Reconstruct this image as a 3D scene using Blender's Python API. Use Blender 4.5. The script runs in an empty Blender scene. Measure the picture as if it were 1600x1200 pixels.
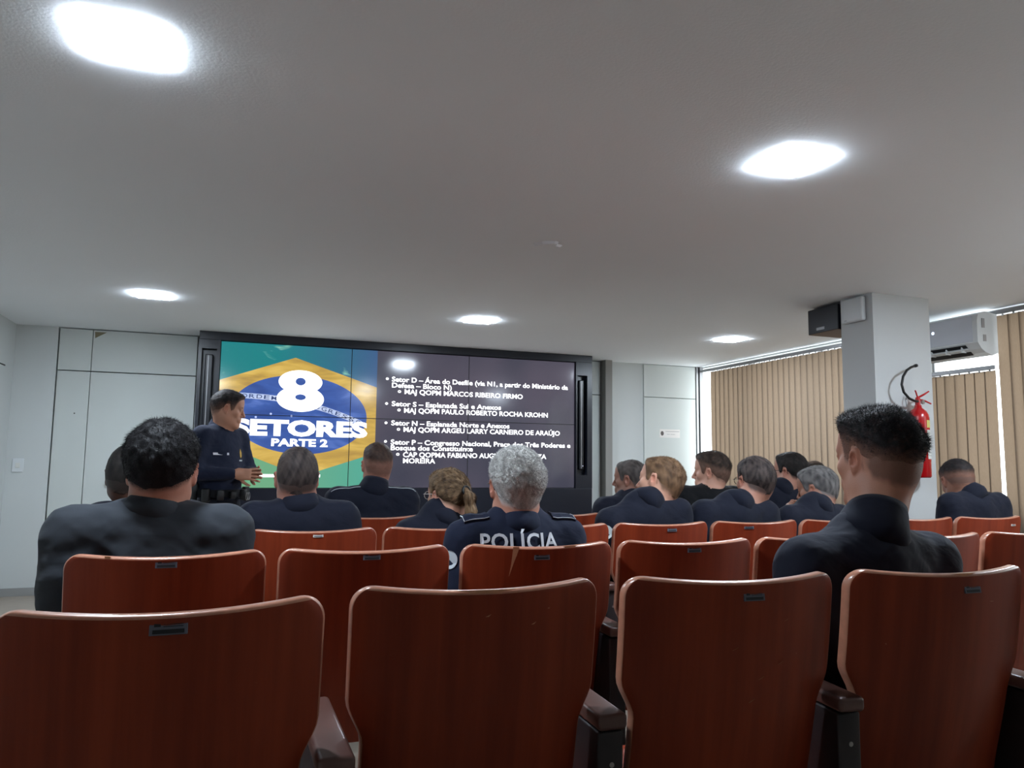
import bpy, bmesh, math, random
import numpy as np
from mathutils import Vector, Matrix, Euler
random.seed(7); RNG = np.random.default_rng(7)
S = bpy.context.scene
COL = S.collection
PI = math.pi
# ------------------------------------------------------------------ camera, world, exposure
EYE = 1.22
cam = bpy.data.cameras.new('camera'); camo = bpy.data.objects.new('camera', cam); COL.objects.link(camo)
FPX = 1176.62
cam.sensor_fit = 'HORIZONTAL'; cam.sensor_width = 36; cam.lens = FPX * 36 / 1600; cam.clip_start = 0.02
_p, _r, _y = math.radians(5.94217), math.radians(0.67789), math.radians(19.96667)
Fv = Vector((math.sin(_y) * math.cos(_p), math.cos(_y) * math.cos(_p), math.sin(_p)))
Rv = Vector((math.cos(_y), -math.sin(_y), 0)); Uv = Rv.cross(Fv)
R2 = math.cos(_r) * Rv + math.sin(_r) * Uv; U2 = -math.sin(_r) * Rv + math.cos(_r) * Uv
m = Matrix((R2, U2, -Fv)).transposed().to_4x4(); m.translation = (0, 0, EYE)
camo.matrix_world = m
S.camera = camo
w = bpy.data.worlds.new('world'); S.world = w; w.use_nodes = True
bg = w.node_tree.nodes['Background']; bg.inputs[0].default_value = (0.93, 0.97, 1.0, 1); bg.inputs[1].default_value = 6.5
S.view_settings.view_transform = 'Standard'; S.view_settings.look = 'None'
S.view_settings.exposure = 0.0; S.view_settings.gamma = 1.0; S.view_settings.use_curve_mapping = False
S.cycles.max_bounces = 8; S.cycles.diffuse_bounces = 5; S.cycles.glossy_bounces = 3; S.cycles.transparent_max_bounces = 8
S.cycles.transmission_bounces = 4; S.cycles.caustics_reflective = False; S.cycles.caustics_refractive = False
S.cycles.sample_clamp_indirect = 4.0
PANEL_L = 260.0            # radiance of the ceiling panels

# ------------------------------------------------------------------ materials
def lin(c):
    return tuple(((x / 255) / 12.92 if x <= 10 else (((x / 255) + 0.055) / 1.055) ** 2.4) for x in c)
class N:
    def __init__(s, name):
        s.m = bpy.data.materials.new(name); s.m.use_nodes = True; s.t = s.m.node_tree; s.n = s.t.nodes
        s.b = s.n['Principled BSDF']; s.out = s.n['Material Output']
    def new(s, t, **k):
        x = s.n.new(t)
        for a, v in k.items():
            if a.startswith('i_'): x.inputs[a[2:].replace('_', ' ')].default_value = v
            else: setattr(x, a, v)
        return x
    def l(s, a, b): s.t.links.new(a, b)
def mat(name, col, rough=0.6, metal=0.0, spec=0.5, noise=0.0, nscale=20.0, bump=0.0, bscale=60.0, coat=0.0, stretch=(1, 1, 1), coords='Object', detail=4.0):
    k = N(name); c = lin(col)
    k.b.inputs['Base Color'].default_value = (*c, 1); k.b.inputs['Roughness'].default_value = rough
    k.b.inputs['Metallic'].default_value = metal; k.b.inputs['Specular IOR Level'].default_value = spec
    k.b.inputs['Coat Weight'].default_value = coat; k.b.inputs['Coat Roughness'].default_value = 0.2
    tc = k.new('ShaderNodeTexCoord'); mp = k.new('ShaderNodeMapping'); mp.inputs['Scale'].default_value = stretch
    k.l(tc.outputs[coords], mp.inputs[0])
    if noise > 0:
        nz = k.new('ShaderNodeTexNoise', i_Scale=nscale, i_Detail=detail); k.l(mp.outputs[0], nz.inputs['Vector'])
        cr = k.new('ShaderNodeMix', data_type='RGBA')
        cr.inputs[6].default_value = (*[x * (1 - noise) for x in c], 1); cr.inputs[7].default_value = (*[min(1, x * (1 + noise)) for x in c], 1)
        k.l(nz.outputs[0], cr.inputs[0]); k.l(cr.outputs[2], k.b.inputs['Base Color'])
    if bump > 0:
        nz2 = k.new('ShaderNodeTexNoise', i_Scale=bscale, i_Detail=3.0); k.l(mp.outputs[0], nz2.inputs['Vector'])
        bp = k.new('ShaderNodeBump', i_Strength=bump, i_Distance=0.01); k.l(nz2.outputs[0], bp.inputs['Height']); k.l(bp.outputs[0], k.b.inputs['Normal'])
    return k.m
def emis(name, col, s, rough=0.3, raw=False):
    k = N(name); c = col if raw else lin(col)
    k.b.inputs['Base Color'].default_value = (0.01, 0.01, 0.012, 1); k.b.inputs['Roughness'].default_value = rough
    k.b.inputs['Emission Color'].default_value = (*c, 1); k.b.inputs['Emission Strength'].default_value = s
    return k.m
M = {}
M['wall'] = mat('white_wall_paint', (200, 204, 203), 0.75, noise=0.03, nscale=1.5, bump=0.05, bscale=180)
M['cabinet'] = mat('pale_cabinet_paint', (200, 205, 202), 0.5, noise=0.03, nscale=2.0)
M['ceiling'] = mat('ceiling_paint', (238, 241, 244), 0.8, noise=0.03, nscale=0.9, bump=0.08, bscale=90, detail=2)
M['floor'] = mat('floor_vinyl', (152, 140, 127), 0.45, noise=0.15, nscale=9)
M['gap'] = mat('joint_shadow_gap', (60, 60, 56), 0.8)
M['skirting'] = mat('skirting_paint', (150, 150, 148), 0.6)
M['alu'] = mat('aluminium_profile', (150, 150, 152), 0.4, metal=0.6)
M['black'] = mat('black_lacquer', (19, 22, 33), 0.32, noise=0.1, nscale=3)
M['black2'] = mat('black_plastic', (9, 10, 13), 0.45)
M['dark_slot'] = mat('dark_speaker_column', (14, 16, 24), 0.3)
M['white_plastic'] = mat('white_plastic', (212, 216, 218), 0.35)
M['column_grey'] = mat('column_paint', (200, 202, 202), 0.7, noise=0.02, nscale=2)
M['speaker_wood'] = mat('speaker_underside', (96, 74, 58), 0.6)
M['red'] = mat('extinguisher_red', (176, 18, 22), 0.25, coat=0.4)
M['label_white'] = mat('label_white', (214, 214, 208), 0.5)
M['label_yellow'] = mat('label_yellow', (205, 195, 110), 0.5)
M['rubber'] = mat('black_rubber', (14, 14, 15), 0.5)
M['chrome'] = mat('dull_chrome', (150, 150, 150), 0.3, metal=0.9)
M['arm'] = mat('brown_armrest_plastic', (84, 58, 52), 0.32)
M['side'] = mat('dark_side_panel', (26, 17, 19), 0.5)
M['steel'] = mat('black_steel', (14, 13, 15), 0.4)
M['plate'] = mat('number_plate', (98, 100, 112), 0.3, metal=0.3)
M['plate_dark'] = mat('plate_print', (14, 15, 22), 0.5)
M['paper'] = mat('torn_paper', (215, 205, 190), 0.8)
M['bare'] = mat('bare_wood', (190, 135, 100), 0.8, noise=0.2, nscale=60)
def wood():
    k = N('varnished_red_wood'); b = k.b
    tc = k.new('ShaderNodeTexCoord'); oi = k.new('ShaderNodeObjectInfo')
    add = k.new('ShaderNodeVectorMath', operation='ADD'); k.l(tc.outputs['Object'], add.inputs[0])
    mul = k.new('ShaderNodeMath', operation='MULTIPLY', use_clamp=False); mul.inputs[1].default_value = 37.0; k.l(oi.outputs['Random'], mul.inputs[0])
    k.l(mul.outputs[0], add.inputs[1])
    mp = k.new('ShaderNodeMapping'); mp.inputs['Scale'].default_value = (26, 6, 0.9); k.l(add.outputs[0], mp.inputs[0])
    n1 = k.new('ShaderNodeTexNoise', i_Scale=1.0, i_Detail=5.0, i_Roughness=0.6); k.l(mp.outputs[0], n1.inputs['Vector'])
    mp2 = k.new('ShaderNodeMapping'); mp2.inputs['Scale'].default_value = (5, 2, 0.5); k.l(add.outputs[0], mp2.inputs[0])
    n2 = k.new('ShaderNodeTexNoise', i_Scale=1.0, i_Detail=2.0); k.l(mp2.outputs[0], n2.inputs['Vector'])
    av = k.new('ShaderNodeMath', operation='ADD'); k.l(n1.outputs[0], av.inputs[0]); k.l(n2.outputs[0], av.inputs[1])
    cr = k.new('ShaderNodeValToRGB'); e = cr.color_ramp.elements
    hf = k.new('ShaderNodeMath', operation='MULTIPLY'); hf.inputs[1].default_value = 0.5; k.l(av.outputs[0], hf.inputs[0])
    e[0].position = 0.3; e[0].color = (*lin((104, 34, 15)), 1); e[1].position = 0.7; e[1].color = (*lin((150, 60, 31)), 1)
    k.l(hf.outputs[0], cr.inputs[0])
    # sparse scratches
    mp3 = k.new('ShaderNodeMapping'); mp3.inputs['Scale'].default_value = (30, 30, 55); mp3.inputs['Rotation'].default_value = (0, 0.5, 0); k.l(add.outputs[0], mp3.inputs[0])
    n3 = k.new('ShaderNodeTexNoise', i_Scale=1.0, i_Detail=2.0); k.l(mp3.outputs[0], n3.inputs['Vector'])
    c3 = k.new('ShaderNodeValToRGB'); e3 = c3.color_ramp.elements; e3[0].position = 0.79; e3[0].color = (0, 0, 0, 1); e3[1].position = 0.83; e3[1].color = (1, 1, 1, 1); k.l(n3.outputs[0], c3.inputs[0])
    mx = k.new('ShaderNodeMix', data_type='RGBA'); k.l(c3.outputs[0], mx.inputs[0]); k.l(cr.outputs[0], mx.inputs[6]); mx.inputs[7].default_value = (*lin((190, 130, 100)), 1)
    k.l(mx.outputs[2], b.inputs['Base Color'])
    b.inputs['Roughness'].default_value = 0.5; b.inputs['Specular IOR Level'].default_value = .22; b.inputs['Coat Weight'].default_value = 0.08; b.inputs['Coat Roughness'].default_value = 0.28
    return k.m
M['wood'] = wood()
M['wood_edge'] = mat('worn_plywood_edge', (180, 124, 100), 0.28, noise=0.35, nscale=40, coat=0.5, detail=6)
def blind():
    k = N('blind_fabric'); c = lin((124, 111, 98))
    tc = k.new('ShaderNodeTexCoord'); mp = k.new('ShaderNodeMapping'); mp.inputs['Scale'].default_value = (40, 160, 22); k.l(tc.outputs['Object'], mp.inputs[0])
    nz = k.new('ShaderNodeTexNoise', i_Scale=2.0, i_Detail=3.0); k.l(mp.outputs[0], nz.inputs['Vector'])
    mx = k.new('ShaderNodeMix', data_type='RGBA'); mx.inputs[6].default_value = (*[x * 0.82 for x in c], 1); mx.inputs[7].default_value = (*[x * 1.15 for x in c], 1); k.l(nz.outputs[0], mx.inputs[0])
    k.l(mx.outputs[2], k.b.inputs['Base Color']); k.b.inputs['Roughness'].default_value = 0.9; k.b.inputs['Specular IOR Level'].default_value = 0.1
    tr = k.new('ShaderNodeBsdfTranslucent'); sc = k.new('ShaderNodeMix', data_type='RGBA', blend_type='MULTIPLY'); sc.inputs[0].default_value = 1
    k.l(mx.outputs[2], sc.inputs[6]); sc.inputs[7].default_value = (0.85, 0.76, 0.67, 1); k.l(sc.outputs[2], tr.inputs[0])
    ms = k.new('ShaderNodeMixShader'); ms.inputs[0].default_value = 0.42; k.l(k.b.outputs[0], ms.inputs[1]); k.l(tr.outputs[0], ms.inputs[2]); k.l(ms.outputs[0], k.out.inputs[0])
    return k.m
M['blind'] = blind()
def glass():
    k = N('window_glass'); tr = k.new('ShaderNodeBsdfTransparent'); gl = k.new('ShaderNodeBsdfGlossy'); gl.inputs['Roughness'].default_value = 0.02
    tr.inputs[0].default_value = (0.95, 0.97, 0.97, 1); ms = k.new('ShaderNodeMixShader'); ms.inputs[0].default_value = 0.06
    k.l(tr.outputs[0], ms.inputs[1]); k.l(gl.outputs[0], ms.inputs[2]); k.l(ms.outputs[0], k.out.inputs[0]); return k.m
M['glass'] = glass()
M['panel_light'] = emis('led_panel', (0.84, 0.965, 1.10), PANEL_L, raw=True)

# ------------------------------------------------------------------ mesh helpers
def mesh(name, V, F, mats, parent=None, smooth=False, fm=None):
    me = bpy.data.meshes.new(name); me.from_pydata([tuple(v) for v in V], [], [tuple(int(i) for i in f) for f in F])
    for mt in (mats if isinstance(mats, (list, tuple)) else [mats]): me.materials.append(mt)
    if fm is not None: me.polygons.foreach_set('material_index', np.asarray(fm, dtype=np.int32))
    if smooth: me.polygons.foreach_set('use_smooth', np.ones(len(me.polygons), dtype=bool))
    me.update()
    o = bpy.data.objects.new(name, me); COL.objects.link(o)
    if parent is not None: o.parent = parent
    return o
class MB:
    def __init__(s): s.V = []; s.F = []; s.m = []; s.k = 0
    def add(s, V, F, k=None):
        n = len(s.V); s.V += [tuple(v) for v in V]; s.F += [tuple(i + n for i in f) for f in F]; s.m += [s.k if k is None else k] * len(F); return s
    def box(s, x0, y0, z0, x1, y1, z1, k=None, M4=None, bev=0.0):
        bm = bmesh.new(); bmesh.ops.create_cube(bm, size=1)
        for v in bm.verts: v.co = ((x0 + x1) / 2 + v.co.x * (x1 - x0), (y0 + y1) / 2 + v.co.y * (y1 - y0), (z0 + z1) / 2 + v.co.z * (z1 - z0))
        if bev > 0: bmesh.ops.bevel(bm, geom=bm.edges[:] , offset=bev, segments=3, profile=0.5, affect='EDGES')
        return s.bm(bm, k, M4)
    def bm(s, bm, k=None, M4=None):
        bm.verts.ensure_lookup_table(); bm.verts.index_update()
        V = [(M4 @ v.co) if M4 else v.co.copy() for v in bm.verts]; F = [[v.index for v in f.verts] for f in bm.faces]; bm.free()
        return s.add(V, F, k)
    def prism(s, pts, a0, a1, axis='y', k=None):
        n = len(pts)
        def P(p, a): return {'y': (p[0], a, p[1]), 'x': (a, p[0], p[1]), 'z': (p[0], p[1], a)}[axis]
        V = [P(p, a0) for p in pts] + [P(p, a1) for p in pts]
        F = [list(range(n))[::-1], list(range(n, 2 * n))] + [[i, (i + 1) % n, n + (i + 1) % n, n + i] for i in range(n)]
        return s.add(V, F, k)
    def tube(s, pts, r, n=10, k=None, cap=True):
        pts = [Vector(p) for p in pts]; rs = r if isinstance(r, (list, tuple)) else [r] * len(pts)
        V = []; up = None
        for i, p in enumerate(pts):
            t = (pts[min(i + 1, len(pts) - 1)] - pts[max(i - 1, 0)]).normalized()
            if up is None: up = Vector((0, 0, 1)) if abs(t.z) < 0.9 else Vector((1, 0, 0))
            a = t.cross(up).normalized(); b = a.cross(t).normalized(); up = b
            for j in range(n):
                c = 2 * PI * j / n; V.append(p + (a * math.cos(c) + b * math.sin(c)) * rs[i])
        F = [[i * n + j, i * n + (j + 1) % n, (i + 1) * n + (j + 1) % n, (i + 1) * n + j] for i in range(len(pts) - 1) for j in range(n)]
        if cap: F += [list(range(n))[::-1], [(len(pts) - 1) * n + j for j in range(n)]]
        return s.add(V, F, k)
    def lathe(s, prof, cx=0, cy=0, n=32, k=None):
        V = [(cx + r * math.cos(2 * PI * j / n), cy + r * math.sin(2 * PI * j / n), z) for r, z in prof for j in range(n)]
        F = [[i * n + j, i * n + (j + 1) % n, (i + 1) * n + (j + 1) % n, (i + 1) * n + j] for i in range(len(prof) - 1) for j in range(n)]
        F += [list(range(n))[::-1], [(len(prof) - 1) * n + j for j in range(n)]]
        return s.add(V, F, k)
    def build(s, name, mats, parent=None, smooth=False, loc=None):
        o = mesh(name, s.V, s.F, mats, parent, smooth, s.m)
        if smooth == 'auto':
            bm = bmesh.new(); bm.from_mesh(o.data)
            for e in bm.edges:
                if len(e.link_faces) == 2 and e.calc_face_angle(0) > 0.6: e.smooth = False
            for f in bm.faces: f.smooth = True
            bm.to_mesh(o.data); bm.free()
        if loc is not None: o.location = loc
        return o
def empty(name, loc, rz=0.0):
    o = bpy.data.objects.new(name, None); COL.objects.link(o); o.location = loc; o.rotation_euler = (0, 0, rz); o.empty_display_size = 0.1
    return o
def tag(o, label=None, cat=None, group=None, kind=None):
    if label: o['label'] = label
    if cat: o['category'] = cat
    if group: o['group'] = group
    if kind: o['kind'] = kind
    return o
def structure(o, label=None):
    o['kind'] = 'structure'
    if label: o['label'] = label
    return o
def dup(root):
    r = root.copy(); COL.objects.link(r)
    def rec(src, dst):
        for ch in list(src.children):
            c = ch.copy(); COL.objects.link(c); c.parent = dst; rec(ch, c)
    rec(root, r); return r
def text_mesh(s, bold=0.0, spacing=1.0):
    cu = bpy.data.curves.new('t', 'FONT'); cu.body = s; cu.size = 1.0; cu.offset = bold; cu.space_character = spacing; cu.resolution_u = 3
    o = bpy.data.objects.new('t', cu); COL.objects.link(o)
    bpy.context.view_layer.update()
    me = bpy.data.meshes.new_from_object(o.evaluated_get(bpy.context.evaluated_depsgraph_get()))
    V = np.array([v.co[:] for v in me.vertices]); F = [list(p.vertices) for p in me.polygons]
    bpy.data.objects.remove(o); bpy.data.curves.remove(cu); bpy.data.meshes.remove(me)
    return V, F
CAPH = None
def fitted_text(s, x0, x1, zb, h, bold=0.02, spacing=1.0):
    """text squeezed between x0 and x1, baseline zb, capital height h -> 2D verts, faces"""
    global CAPH
    if CAPH is None: CAPH = text_mesh('H')[0][:, 1].max()
    V, F = text_mesh(s, bold, spacing)
    a, b = V[:, 0].min(), V[:, 0].max()
    X = x0 + (V[:, 0] - a) / (b - a) * (x1 - x0); Z = zb + V[:, 1] * h / CAPH
    return X, Z, F

# ------------------------------------------------------------------ room shell
XL, XR, YB, YF, H = -1.92, 5.35, -3.2, 7.85, 2.41
def floor_z(y): return max(0.0, 0.0205 * (4.1 - y))
o = mesh('floor', [(XL, YB, floor_z(YB)), (XR, YB, floor_z(YB)), (XR, 4.1, 0), (XL, 4.1, 0), (XR, YF + .3, 0), (XL, YF + .3, 0),
                   (XL, YB, -.2), (XR, YB, -.2), (XR, YF + .3, -.2), (XL, YF + .3, -.2)],
         [(0, 1, 2, 3), (3, 2, 4, 5), (6, 9, 8, 7), (0, 6, 7, 1), (5, 4, 8, 9), (0, 3, 5, 9, 6), (1, 7, 8, 4, 2)], M['floor']); structure(o)
structure(MB().box(XL - .2, YB - .2, H, XR + .2, YF + .5, H + .2).build('ceiling', M['ceiling']))
structure(MB().box(XL - .2, YB, -.2, XL, YF + .3, H).build('wall_left', M['wall']))
structure(MB().box(XL - .2, YB - .2, -.2, XR + .2, YB, H).build('wall_back', M['wall']))
# left wall joint line of high cabinets
structure(MB().box(XL - .002, 3.0, 2.0, XL + .002, 7.6, 2.012).build('trim_1', M['gap']))
# right wall: parapet, lintel, piers
structure(MB().box(XR, YB, -.2, XR + .2, YF + .3, .85).box(XR, YB, 2.395, XR + .2, YF + .3, H).box(XR, YB, .85, XR + .2, .6, 2.395)
          .box(XR, 4.66, .85, XR + .2, 4.86, 2.395).build('wall_right', M['wall']))
# front wall: left pier, cabinet recess back, right pier, far right cabinets
fw = MB()
fw.box(XL, YF, 0, -1.585, YF + .3, H)
fw.box(-1.585, YF + .05, 0, 4.04, YF + .3, H)
fw.box(4.04, YF - .0, 0, XR, YF + .3, H)
structure(fw.build('wall_front', M['wall']))
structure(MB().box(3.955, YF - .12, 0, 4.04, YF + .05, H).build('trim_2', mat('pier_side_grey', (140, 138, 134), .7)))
structure(MB().box(5.235, YF - .03, 0, 5.262, YF, H).box(5.285, YF - .03, 0, 5.335, YF, H).build('trim_3', M['alu']))
structure(MB().box(5.262, YF - .006, 0, 5.285, YF, H).build('trim_4', M['gap']))
structure(MB().box(XL, YF - .012, 0, -1.59, YF, .07).build('baseboard_front', M['skirting']))
structure(MB().box(XL, YB, 0.0, XL + .012, YF - .02, .07).build('baseboard_left', M['skirting']))
# built-in cabinets left of the video wall (doors up to a joint, upper flaps above)
def cabinet(name, label, x0, x1, seams, yface, joint=2.013, depth=.05, z1=H - .005):
    t = empty(name, ((x0 + x1) / 2, yface + depth / 2, 0)); tag(t, label, 'cabinet')
    xs = [x0] + seams + [x1]; cx = (x0 + x1) / 2; cy = yface + depth / 2
    MB().box(x0 - cx, .012, 0.0, x1 - cx, depth / 2, z1).build('body', M['gap'], t)
    for a, b in zip(xs[:-1], xs[1:]):
        MB().box(a + .003 - cx, -depth / 2, .05, b - .003 - cx, .012, joint - .005, bev=.002).build('door', M['cabinet'], t)
        MB().box(a + .003 - cx, -depth / 2, joint + .004, b - .003 - cx, .012, z1 - .004, bev=.002).build('upper_door', M['cabinet'], t)
    return t
c1 = cabinet('wall_cabinet', 'pale built-in wall cabinet with upper flaps between the left corner and the video wall', -1.575, -.40, [-1.303], YF - .0)
cx, cy = (-1.575 - .40) / 2, YF + .025
o = MB().add([(-1.29 - cx, -.027, 2.385), (-1.19 - cx, -.027, 2.385), (-1.285 - cx, -.027, 2.325)], [(0, 1, 2)]).add([(-1.29 - cx, -.0262, 2.385), (-1.19 - cx, -.0262, 2.385), (-1.285 - cx, -.0262, 2.325)], [(0, 2, 1)]).build('chipped_corner', mat('chipped_board', (120, 112, 90), .9), c1)
MB().lathe([(.0, 0), (.006, .0), (.006, .006), (0, .006)], n=10).build('keyhole', M['gap'], c1).matrix_local = Matrix.Translation((-1.41 - cx, -.031, 1.62)) @ Matrix.Rotation(PI / 2, 4, 'X')
c2 = cabinet('wall_cabinet', 'pale built-in cabinet strip right beside the video wall', 3.70, 3.95, [], YF)
c3 = cabinet('wall_cabinet', 'pale built-in wall cabinet with small notice near the window corner', 4.51, 5.23, [], YF - .02, depth=.02)
# rail
t = tag(MB().box(-1.12, -.02, -.012, -.29, .02, .012, bev=.004).build('wall_rail', M['white_plastic']), 'thin white horizontal rail across the left cabinet doors', 'rail'); t.location = (0, YF - .03, .987)
for bx_ in (-1.0, -.5): MB().box(bx_, .02, -.01, bx_ + .03, .03, .01).build('bracket', M['white_plastic'], t)
# light switch
t = empty('light_switch', (-1.823, YF, 1.143)); tag(t, 'white light switch plate on the pale pier in the left corner', 'switch')
MB().box(-.045, -.01, -.06, .045, 0, .06, bev=.003).build('plate', M['white_plastic'], t)
MB().box(-.017, -.016, -.022, .017, -.010, .022, bev=.002).build('rocker', M['label_white'], t)
# notice with emblem
t = empty('notice', (4.86, YF - .021, 1.585)); tag(t, 'small white notice with emblem and lines of print on the right cabinet', 'notice')
MB().box(-.14, -.001, -.05, .14, 0, .05).build('sheet', mat('sticker_sheet', (226, 222, 218), .5), t)
e = MB(); e.lathe([(0, 0), (.022, 0), (.022, .001), (0, .001)], n=8)
eo = e.build('emblem', mat('emblem_grey', (92, 84, 80), .6), t); eo.matrix_local = Matrix.Translation((-.105, -.001, .0)) @ Matrix.Rotation(PI / 2, 4, 'X') @ Matrix.Scale(1.3, 4, (0, 1, 0))
MB().box(-.06, -.002, .022, .13, -.001, .027).box(-.04, -.002, -.012, .0, -.001, -.008).box(.01, -.002, -.012, .07, -.001, -.008).build('print', M['alu'], t)

# column
structure(MB().box(4.05, 3.93, -.05, 4.565, 4.22, H).build('trim_5', M['column_grey']), 'square white column')
# windows
def window(i, y0, y1, n):
    t = empty('window_%d' % i, (XR + .1, (y0 + y1) / 2, .85)); structure(t, 'window with aluminium frame behind the blinds')
    c = (y0 + y1) / 2; f = MB(); h = 1.545
    f.box(-.03, y0 - c, 0, .03, y1 - c, .04).box(-.03, y0 - c, h - .03, .03, y1 - c, h)
    for k in range(n + 1):
        y = y0 + (y1 - y0) * k / n - c; f.box(-.025, max(y - .02, y0 - c), .04, .025, min(y + .02, y1 - c), h - .03)
    f.build('frame', M['alu'], t)
    MB().box(-.003, y0 - c, .03, .003, y1 - c, h - .02).build('pane', M['glass'], t)
window(1, 4.86, 8.15, 3); window(2, .6, 4.66, 4)

# ------------------------------------------------------------------ vertical blinds
def vblind(label, y0, y1, ztop, zbot, ang, skip=(), x=5.305, jit=.12, pitch=.085, w=.094):
    t = empty('vertical_blind', (x, y0, 0)); tag(t, label, 'blind', 'vertical blinds on the window wall')
    MB().box(-.03, -.02, ztop, .03, y1 - y0 + .02, ztop + .03, bev=.003).build('head_rail', M['alu'], t)
    n = int((y1 - y0) / pitch)
    for i in range(n):
        if i in skip: continue
        y = pitch * (i + .5); a = math.radians(ang) + random.uniform(-jit, jit); lean = random.uniform(-.006, .006)
        V = []; F = []; nu = 4
        for zz in (ztop - .006, (ztop + zbot) / 2, zbot):
            for u in range(nu + 1):
                s = (u / nu - .5) * w; cv = .006 * (1 - (2 * u / nu - 1) ** 2)
                dx = math.sin(a) * s + math.cos(a) * cv; dy = math.cos(a) * s - math.sin(a) * cv
                V.append((dx, y + dy + lean * (ztop - zz), zz))
        # little rounded shoulders at the hanger
        for r in range(2):
            for u in range(nu): p = r * (nu + 1) + u; F.append((p, p + 1, p + nu + 2, p + nu + 1))
        q = len(V); V += [(0, y - .022, ztop - .006), (0, y + .022, ztop - .006), (0, y + .006, ztop + .008), (0, y - .006, ztop + .008)]; 
        so = mesh('slat', V, F, M['blind'], t, True)
        MB().box(-.003, y - .006, ztop - .012, .003, y + .006, ztop + .004).build('hanger', M['white_plastic'], so)
    return t
vblind('long beige vertical blind between the front corner and the column', 4.98, 7.78, 2.335, .55, -9, skip=(31, ), jit=.05)
vblind('short beige vertical blind hanging below the air conditioner', 4.02, 4.92, 1.955, .55, -6, jit=.2)
vblind('beige vertical blind up to the ceiling at the right edge', 1.94, 4.0, 2.36, .55, -7, jit=.1)

# ------------------------------------------------------------------ ceiling lights
def clight(x, y, label):
    t = empty('ceiling_light', (x, y, H)); tag(t, label, 'ceiling light', 'square led ceiling lights')
    MB().box(-.107, -.107, -.004, .107, .107, 0, bev=.001).build('frame', M['white_plastic'], t)
    MB().box(-.110, -.110, -.0085, .110, .110, -.0038, bev=.0015).build('diffuser', M['panel_light'], t)
for x, y, l in [(-.355, 2.31, 'square ceiling light nearest the camera at upper left'), (2.0, 2.31, 'square ceiling light at upper right over the front rows'),
                (-.63, 6.0, 'small far ceiling light over the left cabinets'), (1.88, 5.98, 'far ceiling light above the middle of the video wall'),
                (4.37, 5.95, 'far ceiling light beside the column and window blind'),
                (4.36, 2.31, 'ceiling light right of the frame near the windows')]:
    clight(x, y, l)
V = []; nn = 22
for i in range(nn):
    a = 2 * PI * i / nn; r = .07 * (1 + .25 * math.sin(3 * a) + .15 * math.sin(5 * a + 1)); V.append((r * math.cos(a), .7 * r * math.sin(a), -.0008))
V += [(v[0] * .8, v[1] * .8, -.014) for v in V[:nn]]
o = mesh('ceiling_patch', V, [[i, (i + 1) % nn, nn + (i + 1) % nn, nn + i] for i in range(nn)] + [list(range(nn, 2 * nn))[::-1]], M['ceiling']); o.location = (1.55, 3.70, H)
tag(o, 'small irregular plaster patch on the middle of the ceiling', 'patch')

# ------------------------------------------------------------------ video wall with its slide
YS = 7.538; SX, SZ, SW, SH = -.178, .954, 3.65, 1.37
vw = empty('video_wall', (SX + SW / 2, YS, 0)); tag(vw, 'large black framed video wall showing a slide with a flag and list', 'screen')
ox = SX + SW / 2
def L(x): return x - ox
f = MB()
FX0, FX1 = -.373, 3.675
f.box(L(FX0), -.03, 0.0, L(FX1), .29, SZ - .006, bev=.004)
f.box(L(FX0), -.03, SZ + SH + .006, L(FX1), .29, H - .001, bev=.004)
f.box(L(SX + SW + .006), -.03, SZ - .006, L(3.495), .29, SZ + SH + .006)
f.box(L(3.615), -.03, SZ - .006, L(FX1), .29, SZ + SH + .006)
f.box(L(3.495), -.03, SZ - .006, L(3.615), .29, 1.09).box(L(3.495), -.03, 2.185, L(3.615), .29, SZ + SH + .006)
f.box(L(FX0), -.03, SZ - .006, L(-.345), .29, SZ + SH + .006).box(L(-.215), -.03, SZ - .006, L(SX - .006), .29, SZ + SH + .006)
f.box(L(-.345), -.03, SZ - .006, L(-.215), .29, 1.09).box(L(-.345), -.03, 2.245, L(-.215), .29, SZ + SH + .006)
f.box(L(FX0 + .01), .05, SZ - .05, L(FX1 - .01), .29, SZ + SH + .05)
f.build('frame', M['black'], vw)
for (a, b, z0, z1) in ((3.495, 3.615, 1.09, 2.185), (-.345, -.215, 1.09, 2.245)):
    s = MB().box(L(a + .03), -.01, z0 + .06, L(b - .03), .04, z1 - .05, bev=.01).build('column_speaker', M['dark_slot'], vw)
    MB().box(L(a + .055), -.0125, z0 + .07, L(a + .062), -.0095, z1 - .06).build('trim_strip', M['alu'], s)
    MB().lathe([(0, 0), (.004, 0), (.004, .003), (0, .003)], n=8).build('indicator_lamp', emis('indicator', (220, 225, 255), 2), s).matrix_local = Matrix.Translation((L(b - .045), -.012, z0 + .10)) @ Matrix.Rotation(PI / 2, 4, 'X')
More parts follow.
